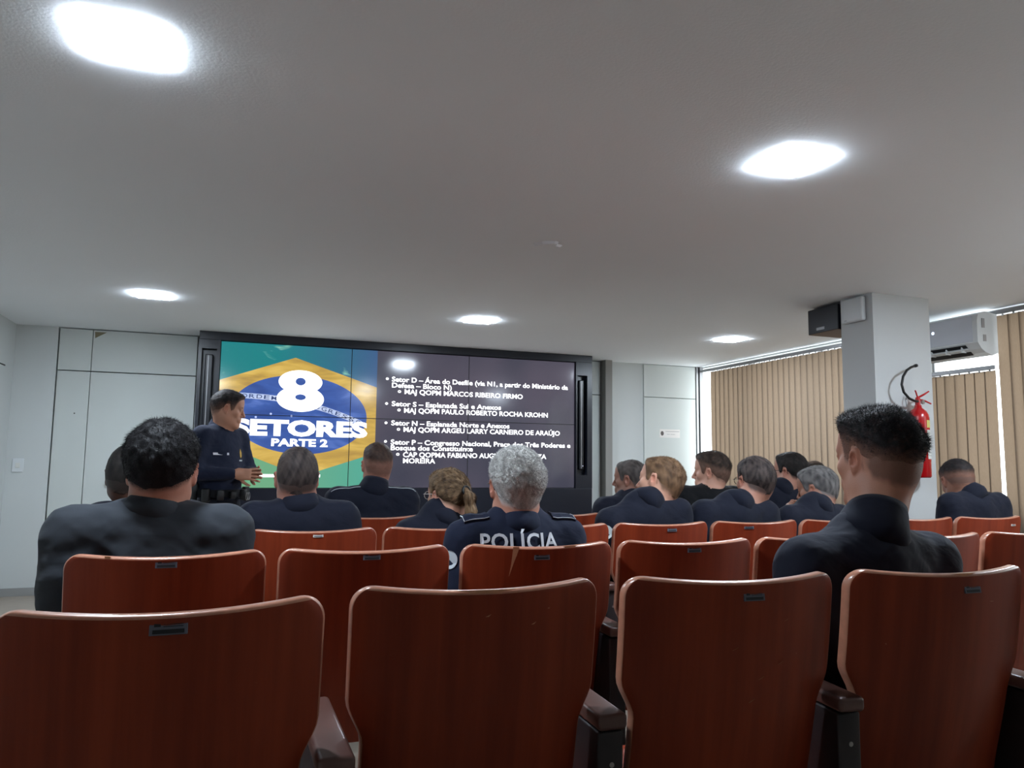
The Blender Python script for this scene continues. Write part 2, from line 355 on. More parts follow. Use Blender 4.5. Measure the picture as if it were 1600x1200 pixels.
# the slide: flat picture layers on the panel glass
def slide_mat(name, kind):
    k = N(name); b = k.b; b.inputs['Base Color'].default_value = (.012, .012, .014, 1); b.inputs['Roughness'].default_value = .13
    tc = k.new('ShaderNodeTexCoord'); sp = k.new('ShaderNodeSeparateXYZ'); k.l(tc.outputs['Object'], sp.inputs[0])
    mp = k.new('ShaderNodeMapping'); k.l(tc.outputs['Object'], mp.inputs[0])
    def ramp(src, els):
        r = k.new('ShaderNodeValToRGB'); e = r.color_ramp.elements
        while len(e) < len(els): e.new(.5)
        for q, (p, c) in zip(e, els): q.position = p; q.color = (*lin(c), 1)
        k.l(src, r.inputs[0]); return r.outputs[0]
    def rng(src, a, c):
        r = k.new('ShaderNodeMapRange'); r.inputs[1].default_value = a; r.inputs[2].default_value = c; k.l(src, r.inputs[0]); return r.outputs[0]
    if kind == 'panel':
        mp.inputs['Scale'].default_value = (1.2, 1, 1.0); nz = k.new('ShaderNodeTexNoise', i_Scale=1.3, i_Detail=1.0); k.l(mp.outputs[0], nz.inputs[0])
        c = ramp(rng(nz.outputs[0], .3, .7), [(0, (62, 62, 76)), (1, (84, 78, 92))]); st = 1.0
    else:
        mp.inputs['Scale'].default_value = (1.6, 1, 5.5); mp.inputs['Rotation'].default_value = (0, -.25, 0)
        nz = k.new('ShaderNodeTexNoise', i_Scale=1.5, i_Detail=3.0, i_Distortion=.6); k.l(mp.outputs[0], nz.inputs[0]); v = rng(nz.outputs[0], .3, .72)
        if kind == 'green':
            lo = ramp(rng(sp.outputs[0], L(.3), L(1.3)), [(0, (22, 128, 132)), (1, (58, 92, 136))])
            hi = ramp(rng(sp.outputs[0], L(.3), L(1.3)), [(0, (110, 170, 130)), (1, (80, 168, 150))])
            mz = k.new('ShaderNodeMix', data_type='RGBA'); k.l(rng(sp.outputs[2], .25, .5) if False else rng(sp.outputs[2], SZ + .75, SZ + .45), mz.inputs[0]); k.l(lo, mz.inputs[6]); k.l(hi, mz.inputs[7])
            st_ = k.new('ShaderNodeValToRGB'); e = st_.color_ramp.elements; e[0].position = .80; e[0].color = (0, 0, 0, 1); e[1].position = 1; e[1].color = (.7, .7, .7, 1); k.l(v, st_.inputs[0])
            m2 = k.new('ShaderNodeMix', data_type='RGBA'); k.l(st_.outputs[0], m2.inputs[0]); k.l(mz.outputs[2], m2.inputs[6]); m2.inputs[7].default_value = (*lin((150, 215, 190)), 1); c = m2.outputs[2]
        if kind == 'yellow': c = ramp(v, [(0, (172, 138, 70)), (.45, (205, 168, 78)), (1, (232, 198, 104))])
        if kind == 'blue': c = ramp(v, [(0, (48, 76, 146)), (.6, (62, 94, 170)), (1, (100, 130, 205))])
        if kind == 'band': c = ramp(v, [(0, (170, 190, 235)), (1, (215, 225, 250))])
        st = 1.0
    k.l(c, b.inputs['Emission Color']); b.inputs['Emission Strength'].default_value = st
    return k.m
def flat(name, X, Z, F, mt, off, parent=vw):
    V = [(L(SX + x), off, SZ + z) for x, z in zip(X, Z)]
    F2 = []
    for fc in F:
        p = [V[i] for i in fc]; s = sum(p[i][0] * p[(i + 1) % len(p)][2] - p[(i + 1) % len(p)][0] * p[i][2] for i in range(len(p)))
        F2.append(list(fc) if s > 0 else list(fc)[::-1])
    return mesh(name, V, F2, mt, parent)
def poly(name, pts, mt, off, parent=vw): return flat(name, [p[0] for p in pts], [p[1] for p in pts], [list(range(len(pts)))], mt, off, parent)
scr = poly('screen_panel', [(0, 0), (SW, 0), (SW, SH), (0, SH)], slide_mat('slide_grey', 'panel'), 0.0)
fl = poly('flag_picture', [(0, 0), (1.472, 0), (1.472, SH), (0, SH)], slide_mat('slide_green', 'green'), -.0006)
poly('flag_diamond', [(0, 1.005), (0, .415), (.78, .11), (1.472, .34), (1.472, .998), (.677, 1.253)], slide_mat('slide_yellow', 'yellow'), -.0012, fl)
el = [(.74 + .64 * math.cos(a) - .03 * math.sin(a), .70 + .38 * math.sin(a)) for a in np.linspace(0, 2 * PI, 72, endpoint=False)]
poly('flag_globe', el, slide_mat('slide_blue', 'blue'), -.0018, fl)
bx = np.array([.16, .26, .5, .73, .925, 1.1, 1.33]); bz = np.array([.868, .861, .848, .822, .773, .715, .632])
cf = np.polyfit(bx, bz, 3)
xs = np.linspace(.165, 1.335, 30); zc = np.polyval(cf, xs)
pts = [(x, z + .026) for x, z in zip(xs, zc)] + [(x, z - .026) for x, z in zip(xs[::-1], zc[::-1])]
flat('flag_band', [p[0] for p in pts], [p[1] for p in pts], [[i, i + 1, 58 - i, 59 - i] for i in range(29)], slide_mat('slide_band', 'band'), -.0024, fl)
mb = MB()
txt = 'ORDEM E PROGRESSO'; lx = np.linspace(.225, 1.30, len(txt))
for ch, x in zip(txt, lx):
    if ch == ' ': continue
    z = np.polyval(cf, x); an = math.atan(np.polyval(np.polyder(cf), x)); X, Z, F = fitted_text(ch, -.025 if ch != 'I' else -.006, .025 if ch != 'I' else .006, -.018, .036, .006)
    V = [(L(SX + x + a * math.cos(an) - b * math.sin(an)), -.003, SZ + z + a * math.sin(an) + b * math.cos(an)) for a, b in zip(X, Z)]
    mb.add(V, [f[::-1] if True else f for f in F])
mb.build('band_lettering', emis('letter_blue', (40, 60, 110), 1.0), fl)
for x, z in ((.47, .70), (.335, .665), (.66, .685), (.95, .62), (.9, .56), (.58, .42), (.40, .62)):
    poly('star', [(x + .011 * math.cos(a), z + .011 * math.sin(a)) for a in np.linspace(0, 2 * PI, 8, endpoint=False)], emis('star_white', (190, 205, 255), 1.0), -.0021, fl)
WT = emis('slide_white', (.96, .98, 1.0), 1.9, raw=True)
hd = MB()
def ring(cx_, cz, rx, rz, hx, hz, cz2):
    n = 48; V = []; 
    for i in range(n): a = 2 * PI * i / n; V.append((L(SX + cx_ + rx * math.cos(a)), -.0036, SZ + cz + rz * math.sin(a)))
    for i in range(n): a = 2 * PI * i / n; V.append((L(SX + cx_ + hx * math.cos(a)), -.0036, SZ + cz2 + hz * math.sin(a)))
    hd.add(V, [[i, (i + 1) % n, n + (i + 1) % n, n + i] for i in range(n)])
ring(.733, 1.018, .205, .114, .047, .037, 1.022); ring(.737, .852, .222, .124, .05, .028, .870)
hd.build('number_heading', WT, vw)
def slide_text(s, x0, x1, zc_, h, bold=.022, name='slide_text', mt=None, off=-.004):
    X, Z, F = fitted_text(s, x0, x1, zc_ - h / 2, h, bold); return flat(name, X, Z, F, mt or WT, off)
slide_text('SETORES', .13, 1.392, .568, .135, .052, 'heading_text')
slide_text('PARTE 2', .485, 1.011, .430, .066, .04, 'heading_text')
poly('footer_bar', [(.385, .10), (.95, .10), (.95, .128), (.385, .128)], WT, -.0036)
hh = .047
for s, a, b, z in [('Setor D – Área do Desfile (via N1, a partir do Ministério da', 1.622, 3.57, 1.090), ('Defesa – Bloco N)', 1.624, 2.25, 1.030), ('MAJ QOPM MARCOS RIBEIRO FIRMO', 1.755, 3.04, .968),
                   ('Setor S – Esplanada Sul e Anexos', 1.627, 2.795, .842), ('MAJ QOPM PAULO ROBERTO ROCHA KROHN', 1.755, 3.333, .778), ('Setor N – Esplanada Norte e Anexos', 1.628, 2.893, .648),
                   ('MAJ QOPM ARGEU LARRY CARNEIRO DE ARAÚJO', 1.755, 3.476, .585), ('Setor P – Congresso Nacional, Praça dos Três Poderes e', 1.628, 3.602, .455), ('Bosque dos Constituinte', 1.63, 2.49, .399),
                   ('CAP QOPMA FABIANO AUGUSTO DE SOUZA', 1.756, 3.318, .331), ('MOREIRA', 1.758, 2.09, .270)]:
    slide_text(s, a, b, z, hh, .024)
for z, z2 in ((1.091, .967), (.84, .779), (.646, .584), (.46, .333)):
    poly('bullet', [(1.575 + .015 * math.cos(a), z + .013 * math.sin(a)) for a in np.linspace(0, 2 * PI, 14, endpoint=False)], WT, -.004)
    n = 16; A = np.linspace(0, 2 * PI, n, endpoint=False); X = list(1.703 + .017 * np.cos(A)) + list(1.703 + .008 * np.cos(A)); Z = list(z2 + .014 * np.sin(A)) + list(z2 + .006 * np.sin(A))
    flat('bullet', X, Z, [[i, (i + 1) % n, n + (i + 1) % n, n + i] for i in range(n)], WT, -.004)
SEAM = mat('panel_seam', (4, 4, 6), .5)
for k in (1, 2): MB().box(L(SX + SW * k / 3 - .0035), -.0055, SZ, L(SX + SW * k / 3 + .0035), -.0045, SZ + SH).build('panel_seam', SEAM, vw)
MB().box(L(SX), -.0055, SZ + SH / 2 - .0035, L(SX + SW), -.0045, SZ + SH / 2 + .0035).build('panel_seam', SEAM, vw)

# ------------------------------------------------------------------ fixtures on the column
t = empty('speaker_box', (4.18, 4.38, 2.30)); tag(t, 'black loudspeaker box behind the top of the column', 'loudspeaker')
MB().box(-.15, -.15, -.095, .15, .15, .09, bev=.005).build('cabinet', M['black'], t)
MB().box(-.149, -.149, -.097, .149, .149, -.0945).build('underside', M['speaker_wood'], t)
MB().box(-.153, -.02, -.075, -.150, .06, -.055).build('name_plate', M['alu'], t)
MB().box(-.03, -.03, .09, .03, .03, .11).build('ceiling_bracket', M['black2'], t)
t = empty('wireless_router', (4.05, 4.08, 2.31)); tag(t, 'white square wireless access point on the grey side of the column', 'access point')
MB().box(-.045, -.098, -.085, 0, .098, .085, bev=.014).build('casing', M['white_plastic'], t, 'auto')
MB().box(-.0465, .04, -.07, -.0445, .06, -.066).build('status_lamp', M['alu'], t)
# fire extinguisher
t = empty('fire_extinguisher', (4.345, 3.86, 1.15)); tag(t, 'red fire extinguisher with curved black hose hung on the column', 'fire extinguisher')
MB().lathe([(.0, 0), (.058, 0), (.066, .012), (.066, .40), (.062, .425), (.048, .452), (.026, .470), (.022, .49), (0, .49)], n=40).build('cylinder', M['red'], t, True)
def wrap(name, a0, a1, z0, z1, mt, r=.0668, parent=t):
    n = 14; V = [(r * math.cos(a0 + (a1 - a0) * i / n), r * math.sin(a0 + (a1 - a0) * i / n), z) for z in (z0, z1) for i in range(n + 1)]
    return mesh(name, V, [[i, i + 1, n + 2 + i, n + 1 + i] for i in range(n)], mt, parent, True)
A0, A1 = math.radians(-92), math.radians(-20)
wrap('label', A0, A1, .335, .385, M['label_yellow']); wrap('label', A0, A1, .26, .32, M['label_white'])
lb = wrap('label', A0, A1, .125, .245, M['label_white'])
for i in range(5):
    for j in range(4): wrap('print', A0 + .12 + j * .28, A0 + .28 + j * .28, .145 + i * .018, .151 + i * .018, M['alu'], .0672, lb)
v = MB(); v.lathe([(0, .485), (.017, .485), (.017, .53), (.012, .545), (0, .545)], n=16)
v.build('valve', M['red'], t)
MB().tube([(0, 0, .54), (.03, -.02, .56), (.07, -.03, .585)], [.007, .007, .005]).tube([(0, 0, .53), (.04, -.02, .52), (.085, -.03, .50)], [.007, .006, .005]).tube([(0, 0, .54), (-.012, 0, .575), (-.02, 0, .59)], .005).build('lever', M['red'], t)
MB().lathe([(0, 0), (.014, 0), (.014, .01), (0, .01)], n=16).build('gauge', M['chrome'], t).matrix_local = Matrix.Translation((.02, -.018, .51)) @ Matrix.Rotation(PI / 2, 4, 'X')
hp = [(-.012, -.01, .515), (-.05, -.02, .515), (-.11, -.03, .53), (-.155, -.03, .57), (-.17, -.03, .62), (-.155, -.03, .675), (-.11, -.02, .72), (-.06, -.01, .745), (-.02, -.005, .757)]
MB().tube(hp, .0085, 12).tube([hp[-1], (0, -.005, .762)], .011, 12).build('hose', M['rubber'], t, True)
MB().box(-.03, .03, .40, .03, .07, .44).tube([(-.055, .04, .48), (-.06, .045, .53), (-.045, .05, .56), (-.035, .06, .53)], .003).build('wall_bracket', M['chrome'], t)

# air conditioner
t = empty('air_conditioner', (5.255, 4.487, 2.045)); tag(t, 'white wall-mounted split air conditioner high on the window wall', 'air conditioner')
prof = [(0, .02), (0, .31), (-.12, .325), (-.19, .30), (-.205, .25), (-.205, .09), (-.17, .045), (-.13, .02), (-.06, 0)]
MB().prism(prof, -.54, .50, 'y') if False else None
b = MB(); n = len(prof); V = [(p[0], y, p[1]) for y in (-.54, .50) for p in prof]
b.add(V, [list(range(n)), list(range(2 * n - 1, n - 1, -1))] + [[i, n + i, n + (i + 1) % n, (i + 1) % n] for i in range(n)])
b.build('casing', M['white_plastic'], t)
MB().box(-.208, -.50, .10, -.2035, .46, .29, bev=.002).build('front_panel', mat('glossy_white_panel', (205, 210, 220), .12, coat=.5), t)
q = MB()
q.add([(-.20, -.44, .082), (-.20, .42, .082), (-.12, .42, .012), (-.12, -.44, .012)], [(0, 1, 2, 3)])
qo = q.build('outlet', M['black2'], t); qo.location = (-.004, 0, -.003)
v = MB()
for i in range(7): v.box(-.195, -.40 + i * .13, .03, -.14, -.392 + i * .13, .07)
v.box(-.20, -.44, .044, -.12, .42, .048); v.build('vane', M['white_plastic'], t)
MB().lathe([(0, 0), (.011, 0), (.011, .002), (0, .002)], n=12).build('display_lamp', emis('lamp', (220, 235, 255), 3.), t).matrix_local = Matrix.Translation((-.208, -.17, .21)) @ Matrix.Rotation(-PI / 2, 4, 'Y')
MB().box(.0, -.40, .08, .095, .40, .25).build('mounting_plate', M['alu'], t)
MB().box(-.16, -.5425, .20, -.13, -.5405, .27).box(-.15, -.5425, .10, -.12, -.5405, .15).build('sticker', M['alu'], t)

# ------------------------------------------------------------------ auditorium chairs
def backrest_mesh():
    """curved plywood back: top at z=.93, leaning so that the foot is farther from the rows behind"""
    W2 = .264; r = .05; z0, z1 = .33, .93
    zs = list(np.linspace(z0, .60, 8)) + list(np.linspace(.615, .70, 7)) + list(np.linspace(.72, z1 - r, 7)) + [z1 - r + r * math.sin(a) for a in np.linspace(.15, PI / 2 - .05, 9)] + [z1]
    def hw(z):
        wv = W2 - .005 * (z1 - z)
        if z < .70: s = min(1, (.70 - z) / .085); wv -= .03 * (s * s * (3 - 2 * s))
        if z > z1 - r: q = (z - (z1 - r)) / r; wv -= r * (1 - math.sqrt(max(0, 1 - min(1, q) ** 2)))
        return wv
    us = np.array([-1, -.991] + list(np.linspace(-.982, .982, 23)) + [.991, 1]); nu = len(us); T = .022
    def P(u, z, side):
        x = u * hw(z); q = x / W2; top = max(0, (z - .74) / (z1 - .74))
        zz = z - .014 * (1 - q * q) * top ** 1.5
        y = .20 * (z1 - z) * .95 - .02 * math.sin(PI * min(1, max(0, (z1 - z) / .5))) * .6 + .058 * q * q - .02
        cc = max(0, 1 - (z1 - z) / .009, (abs(u) - .982) / .018); y += 0 if side else .011 * (1 - math.sqrt(max(0, 1 - cc * cc)))
        return (x, y + (T if side else 0), zz)
    V = [P(u, z, 0) for z in zs for u in us] + [P(u, z, 1) for z in zs for u in us]; nz = len(zs); o = nu * nz
    F = []; fm = []
    for i in range(nz - 1):
        for j in range(nu - 1):
            a, b, c, d = i * nu + j, i * nu + j + 1, (i + 1) * nu + j + 1, (i + 1) * nu + j
            F.append((a, b, c, d)); fm.append(1 if (zs[i] + zs[i + 1]) / 2 > z1 - .0085 or abs(us[j] + us[j + 1]) / 2 > .982 else 0); F.append((o + d, o + c, o + b, o + a)); fm.append(0)
    ring = [(0, j) for j in range(nu)] + [(i, nu - 1) for i in range(1, nz)] + [(nz - 1, j) for j in range(nu - 2, -1, -1)] + [(i, 0) for i in range(nz - 2, 0, -1)]
    idx = [i * nu + j for i, j in ring]
    for k in range(len(idx)):
        a, b = idx[k], idx[(k + 1) % len(idx)]; F.append((b, a, a + o, b + o)); fm.append(1)
    return V, F, fm
def chair_proto():
    t = empty('auditorium_chair', (0, 0, 0))
    V, F, fm = backrest_mesh(); o = mesh('backrest', V, F, [M['wood'], M['wood_edge']], t, True, fm)
    md = o.modifiers.new('bev', 'BEVEL'); md.width = .003; md.segments = 3; md.limit_method = 'ANGLE'; md.angle_limit = math.radians(50); md.material = 1
    md.harden_normals = False
    s = MB(); n = 12; prof = []
    for i in range(n + 1):
        q = i / n; prof.append((.095 + .40 * q, .405 + .03 * q - .035 * (1 - (2 * q - .9) ** 2) - (.05 * max(0, q - .88) / .12) ** 1))
    pts = prof + [(y, z - .016) for y, z in prof[::-1]]
    s.prism(pts, -.225, .225, 'x'); s.build('seat', M['wood'], t)
    MB().box(-.20, .14, .345, .20, .20, .385).tube([(-.235, .17, .37), (.235, .17, .37)], .016).build('seat_bar', M['steel'], t)
    return t
def armrest_set(t, x):
    a = empty
    b = MB(); b.box(x - .034, .02, .608, x + .034, .395, .642, bev=.010)
    b.build('armrest', M['arm'], t, 'auto')
    p = MB().box(x - .030, .035, .06, x + .030, .40, .605, bev=.006).build('side_panel', M['side'], t, 'auto')
    sc = MB().lathe([(0, 0), (.0055, 0), (.0055, .002), (0, .002)], n=12).build('screw', M['chrome'], p); sc.matrix_local = Matrix.Translation((x + .002, .0355, .535)) @ Matrix.Rotation(PI / 2, 4, 'X')
    MB().box(x - .035, .02, 0.0, x + .035, .42, .012, bev=.003).box(x - .02, .08, .01, x + .02, .28, .085).build('foot', M['steel'], t)
def plate(t, x, z, kind=0, s=1.0):
    """small metal number plate screwed on the rear of the back"""
    q = x / .252; y = .19 * (.93 - z) - .02 * math.sin(PI * min(1, (.93 - z) / .5)) * .6 + .058 * q * q - .02
    ang = math.atan(2 * .058 * x / .252 ** 2)
    mt = [M['plate'], M['plate_dark']] if kind == 0 else [M['paper'], M['plate']]
    b = MB(); b.box(-.029, -.0016, -.0125, .029, 0.002, .0125, 0, bev=.0006)
    b.box(-.024, -.0022, -.010, .024, -.0016, -.0035, 1).box(-.022, -.0022, .001, -.012, -.0016, .009, 1)
    for i in range(3): b.box(-.008, -.0022, .0075 - i * .0035, .022, -.0016, .0088 - i * .0035, 1)
    o = b.build('number_plate', mt, t); o.matrix_local = Matrix.Translation((x, y - .0005, z)) @ Matrix.Rotation(ang, 4, 'Z') @ Matrix.Rotation(-.16, 4, 'X') @ Matrix.Scale(s, 4)
    return o
def scar(t, pts, x0, z0, name='bare_chip'):
    V = []
    for dx, dz in pts:
        x = x0 + dx; z = z0 + dz; q = x / .252; top = max(0, (z - .74) / .19)
        y = .19 * (.93 - z) - .02 * math.sin(PI * min(1, max(0, (.93 - z) / .5))) * .6 + .058 * q * q - .02
        V.append((x, y - .0012, z - .014 * (1 - q * q) * top ** 1.5))
    n = len(V); V += [(v[0], v[1] + .003, v[2]) for v in V]
    o = mesh(name, V, [list(range(n)), list(range(2 * n - 1, n - 1, -1))] + [[i, n + i, n + (i + 1) % n, (i + 1) % n] for i in range(n)], M['bare'], t)
    return o
ROWS = {1: (1.435, -.117, 4), 2: (2.33, -.17, 7), 3: (3.22, -.235, 9), 4: (4.10, .18, 6)}
PITCH = {1: .58, 2: .56, 3: .553, 4: .55}
LAB = {
 (1, 0): 'reddish wooden chair back cut by the left edge of the photo in the nearest row', (1, 1): 'large reddish wooden chair back in the nearest row right of the left-edge one, no plate',
 (1, 2): 'nearest-row wooden chair left of the big seated man, with plate and white scratches', (1, 3): 'nearest-row wooden chair directly in front of the camera side of the big seated man',
 (1, 4): 'nearest-row wooden chair cut by the right edge of the photo',
 (2, 0): 'wooden chair carrying the man in the grey suit, chipped top edge', (2, 1): 'empty-looking wooden chair between the grey suit man and the POLÍCIA shirt man',
 (2, 2): 'wooden chair behind the POLÍCIA shirt with a long pale crack from its top edge', (2, 3): 'empty wooden chair with plate right of the POLÍCIA man chair, second row back',
 (2, 4): 'wooden chair partly hidden behind the big man left shoulder, second row', (2, 5): 'wooden chair mostly hidden behind the big man right shoulder, second row',
 (2, 6): 'second-row wooden chair at the right edge beyond the big man',
 (3, 0): 'wooden chair hidden behind the grey suit man, under the dark-skinned shaved person', (3, 1): 'wooden chair with torn white plate behind the man with buzzed hair',
 (3, 2): 'wooden chair behind the woman with the ponytail', (3, 3): 'third-row wooden chair right behind the grey-haired man head side',
 (3, 4): 'wooden chair under the man with tilted head and round shoulder patch', (3, 5): 'wooden chair behind the balding man with glasses',
 (3, 6): 'wooden chair under the grey-haired man resting chin on hand', (3, 7): 'third-row wooden chair left of the bowed man, behind the big man shoulder', (3, 8): 'wooden chair with pale plate behind the bowed man at the right edge',
 (4, 0): 'fourth-row wooden chair hidden behind the man with buzzed hair', (4, 1): 'fourth-row wooden chair under the young man in front of the screen middle', (4, 2): 'fourth-row wooden chair hidden beyond the ponytail woman',
 (4, 3): 'fourth-row wooden chair just right of the grey-haired head', (4, 4): 'fourth-row wooden chair under the man looking left beyond the tilted head',
 (4, 5): 'fourth-row wooden chair under the person in the black collarless top', (4, 6): 'fourth-row wooden chair under the dark-haired man with glasses near the column'}
BEND = {(1, 0): (-.07, 1), (1, 1): (0, -2), (1, 2): (-.045, -6), (1, 3): (-.085, -5), (1, 4): (-.125, -5), (2, 2): (-.02, -3), (2, 3): (-.035, -3), (2, 4): (-.05, -2), (2, 5): (-.06, -2), (2, 6): (-.07, -2)}
proto = chair_proto(); first = True; CH = {}
ROWS = {1: (1.47, -.095, 5), 2: (2.33, -.165, 7), 3: (3.22, -.235, 9), 4: (4.10, .18, 7)}
for rw, (yy, x0, n) in ROWS.items():
    for i in range(n):
        c = proto if first else dup(proto); first = False
        x = x0 + PITCH[rw] * i; dy, rz = BEND.get((rw, i), (0, 0)); c.location = (x, yy + dy, floor_z(yy + .2)); c.rotation_euler.z = math.radians(rz); tag(c, LAB[(rw, i)], 'chair', 'wooden auditorium chairs in rows'); CH[(rw, i)] = c
c5 = dup(proto); c5.location = (4.42, 4.98, 0); tag(c5, 'wooden chair of the farthest row under the woman with sunglasses on her head', 'chair', 'wooden auditorium chairs in rows'); CH[(5, 0)] = c5
for (rw, i), c in CH.items():
    armrest_set(c, PITCH.get(rw, .55) / 2)
    if i == 0: armrest_set(c, -PITCH.get(rw, .55) / 2)
def rear(rw, i, X, z): c = CH[(rw, i)]; return X - c.location.x, z - c.location.z
for rw, i, X, z, kd, s in [(1, 0, -.091, .945, 0, 1), (1, 2, 1.085, .935, 0, .9), (1, 3, 1.69, .93, 0, .9), (2, 0, -.167, .931, 0, .95), (2, 1, .398, .934, 0, .9), (2, 2, .945, .919, 0, .9), (2, 3, 1.509, .928, 0, .9),
                           (3, 1, .33, .915, 1, .7), (3, 4, 1.996, .907, 0, .9), (3, 5, 2.447, .911, 0, .9), (3, 8, 4.334, .892, 1, .9)]:
    x, z = rear(rw, i, X, z); plate(CH[(rw, i)], x, min(z, .915), kd, s)
scar(CH[(2, 2)], [(-.006, .0), (.014, .0), (.006, -.03), (-.002, -.055), (-.016, -.105), (-.010, -.06)], -.10, .93)
scar(CH[(2, 0)], [(-.008, 0), (.008, 0), (.003, -.018), (-.004, -.016)], -.15, .93)
scar(CH[(2, 2)], [(-.02, 0), (.04, 0), (.02, -.006), (-.01, -.005)], .08, .931)
scar(CH[(1, 1)], [(-.05, 0), (.08, 0), (.03, -.007), (-.02, -.004)], -.02, .931)
scar(CH[(1, 3)], [(-.03, 0), (.05, 0), (.02, -.007)], .0, .931)
for p in [(-.02, -.16), (.05, -.23), (.10, -.20), (.03, -.28), (.11, -.10)]: scar(CH[(1, 2)], [(-.006, -.003), (.008, .004), (.001, .0)], p[0], .93 + p[1], 'scratch')
for p in [(.12, -.08), (.145, -.082)]: scar(CH[(1, 3)], [(-.012, 0), (.012, .001), (0, -.0015)], p[0], .93 + p[1], 'scratch')
for p in [(.17, -.05)]: scar(CH[(1, 0)], [(-.008, -.004), (.008, .003), (.002, -.002)], p[0], .93 + p[1], 'scratch')
for p in [(.10, -.08), (.0, -.055), (-.2, -.11)]: scar(CH[(1, 1)], [(-.005, -.002), (.006, .003), (.001, -.002)], p[0], .93 + p[1], 'scratch')
# ------------------------------------------------------------------ people: implicit surfaces meshed with surface nets
def smin(a, b, k):
    h = np.maximum(k - np.abs(a - b), 0) / k; return np.minimum(a, b) - h * h * k * .25
def smax(a, b, k): return -smin(-a, -b, k)
def f_ell(c, r, R=None):
    c = np.array(c, float); r = np.array(r, float)
    def f(P):
        q = P - c
        if R is not None: q = q @ R
        k0 = np.sqrt(((q / r) ** 2).sum(-1)); k1 = np.sqrt(((q / (r * r)) ** 2).sum(-1)) + 1e-9
        return k0 * (k0 - 1) / k1
    m = max(r); return f, c - m, c + m
def f_cap(a, b, ra, rb):
    a = np.array(a, float); b = np.array(b, float); d = b - a; L2 = d @ d + 1e-12
    def f(P):
        q = P - a; h = np.clip((q @ d) / L2, 0, 1); return np.sqrt(((q - h[..., None] * d) ** 2).sum(-1)) - (ra + (rb - ra) * h)
    m = max(ra, rb); return f, np.minimum(a, b) - m, np.maximum(a, b) + m
def f_box(c, h, rr, R=None):
    c = np.array(c, float); h = np.array(h, float)
    def f(P):
        q = P - c
        if R is not None: q = q @ R
        q = np.abs(q) - (h - rr); return np.sqrt((np.maximum(q, 0) ** 2).sum(-1)) + np.minimum(q.max(-1), 0) - rr
    m = np.linalg.norm(h); return f, c - m, c + m
class Field:
    def __init__(s, xs, ys, zs):
        s.ax = [np.asarray(a, np.float32) for a in (xs, ys, zs)]; s.d = np.full([len(a) for a in s.ax], .25, np.float32)
    def op(s, fb, k=.02, mode='u', pad=.03):
        f, lo, hi = fb; sl = []
        for a, l, h in zip(s.ax, lo, hi):
            i0 = max(0, np.searchsorted(a, l - pad) - 1); i1 = min(len(a), np.searchsorted(a, h + pad) + 1); sl.append(slice(i0, i1))
            if i1 - i0 < 1: return s
        P = np.stack(np.meshgrid(*[a[q] for a, q in zip(s.ax, sl)], indexing='ij'), -1); v = f(P).astype(np.float32); D = s.d[tuple(sl)]
        s.d[tuple(sl)] = smin(D, v, k) if mode == 'u' else smax(D, -v, k)
        return s
    def mesh(s):
        d = s.d; X, Y, Z = s.ax; ins = d < 0
        c = np.zeros([n - 1 for n in d.shape], np.int8)
        for i in (0, 1):
            for j in (0, 1):
                for k in (0, 1): c += ins[i:i + c.shape[0], j:j + c.shape[1], k:k + c.shape[2]]
        act = (c > 0) & (c < 8); I = np.argwhere(act); n = len(I); idx = np.full(c.shape, -1, np.int64); idx[act] = np.arange(n)
        acc = np.zeros((n, 3)); cnt = np.zeros(n)
        A = [X, Y, Z]
        for ax in range(3):
            o1, o2 = [q for q in range(3) if q != ax]
            for a in (0, 1):
                for b in (0, 1):
                    s0 = I.copy(); s0[:, o1] += a; s0[:, o2] += b; s1 = s0.copy(); s1[:, ax] += 1
                    v0 = d[tuple(s0.T)]; v1 = d[tuple(s1.T)]; mk = (v0 < 0) != (v1 < 0)
                    t = np.where(mk, v0 / np.where(mk, v0 - v1, 1), 0)
                    p = np.stack([A[q][s0[:, q]] for q in range(3)], 1).astype(float); p1 = A[ax][s1[:, ax]]
                    p[:, ax] += t * (p1 - p[:, ax]); acc[mk] += p[mk]; cnt[mk] += 1
        V = acc / np.maximum(cnt, 1)[:, None]; F = []
        for ax in range(3):
            o1, o2 = (ax + 1) % 3, (ax + 2) % 3
            a = np.take(ins, range(0, d.shape[ax] - 1), ax); b = np.take(ins, range(1, d.shape[ax]), ax)
            E = np.argwhere(a != b); E = E[(E[:, o1] > 0) & (E[:, o2] > 0) & (E[:, o1] < d.shape[o1] - 1) & (E[:, o2] < d.shape[o2] - 1)]
            if len(E) == 0: continue
            flip = a[tuple(E.T)]; q = []
            for da, db in ((1, 1), (0, 1), (0, 0), (1, 0)):
                e = E.copy(); e[:, o1] -= da; e[:, o2] -= db; q.append(idx[tuple(e.T)])
            q = np.stack(q, 1); q[~flip] = q[~flip][:, ::-1]; F.append(q)
        return V, np.concatenate(F)
def fast_mesh(name, V, F, mt, parent, smooth=True, cols=None):
    me = bpy.data.meshes.new(name); n = len(V); V = np.asarray(V, np.float32); F = np.asarray(F, np.int32); k = F.shape[1]
    me.vertices.add(n); me.vertices.foreach_set('co', V.ravel()); me.loops.add(F.size); me.loops.foreach_set('vertex_index', F.ravel())
    me.polygons.add(len(F)); me.polygons.foreach_set('loop_start', np.arange(0, F.size, k, dtype=np.int32))
    if smooth: me.polygons.foreach_set('use_smooth', np.ones(len(F), bool))
    me.materials.append(mt)
    if cols is not None:
        at = me.color_attributes.new('tone', 'FLOAT_COLOR', 'POINT'); at.data.foreach_set('color', np.concatenate([cols, np.ones((n, 1))], 1).astype(np.float32).ravel())
    me.update(); me.validate()
    o = bpy.data.objects.new(name, me); COL.objects.link(o); o.parent = parent; return o
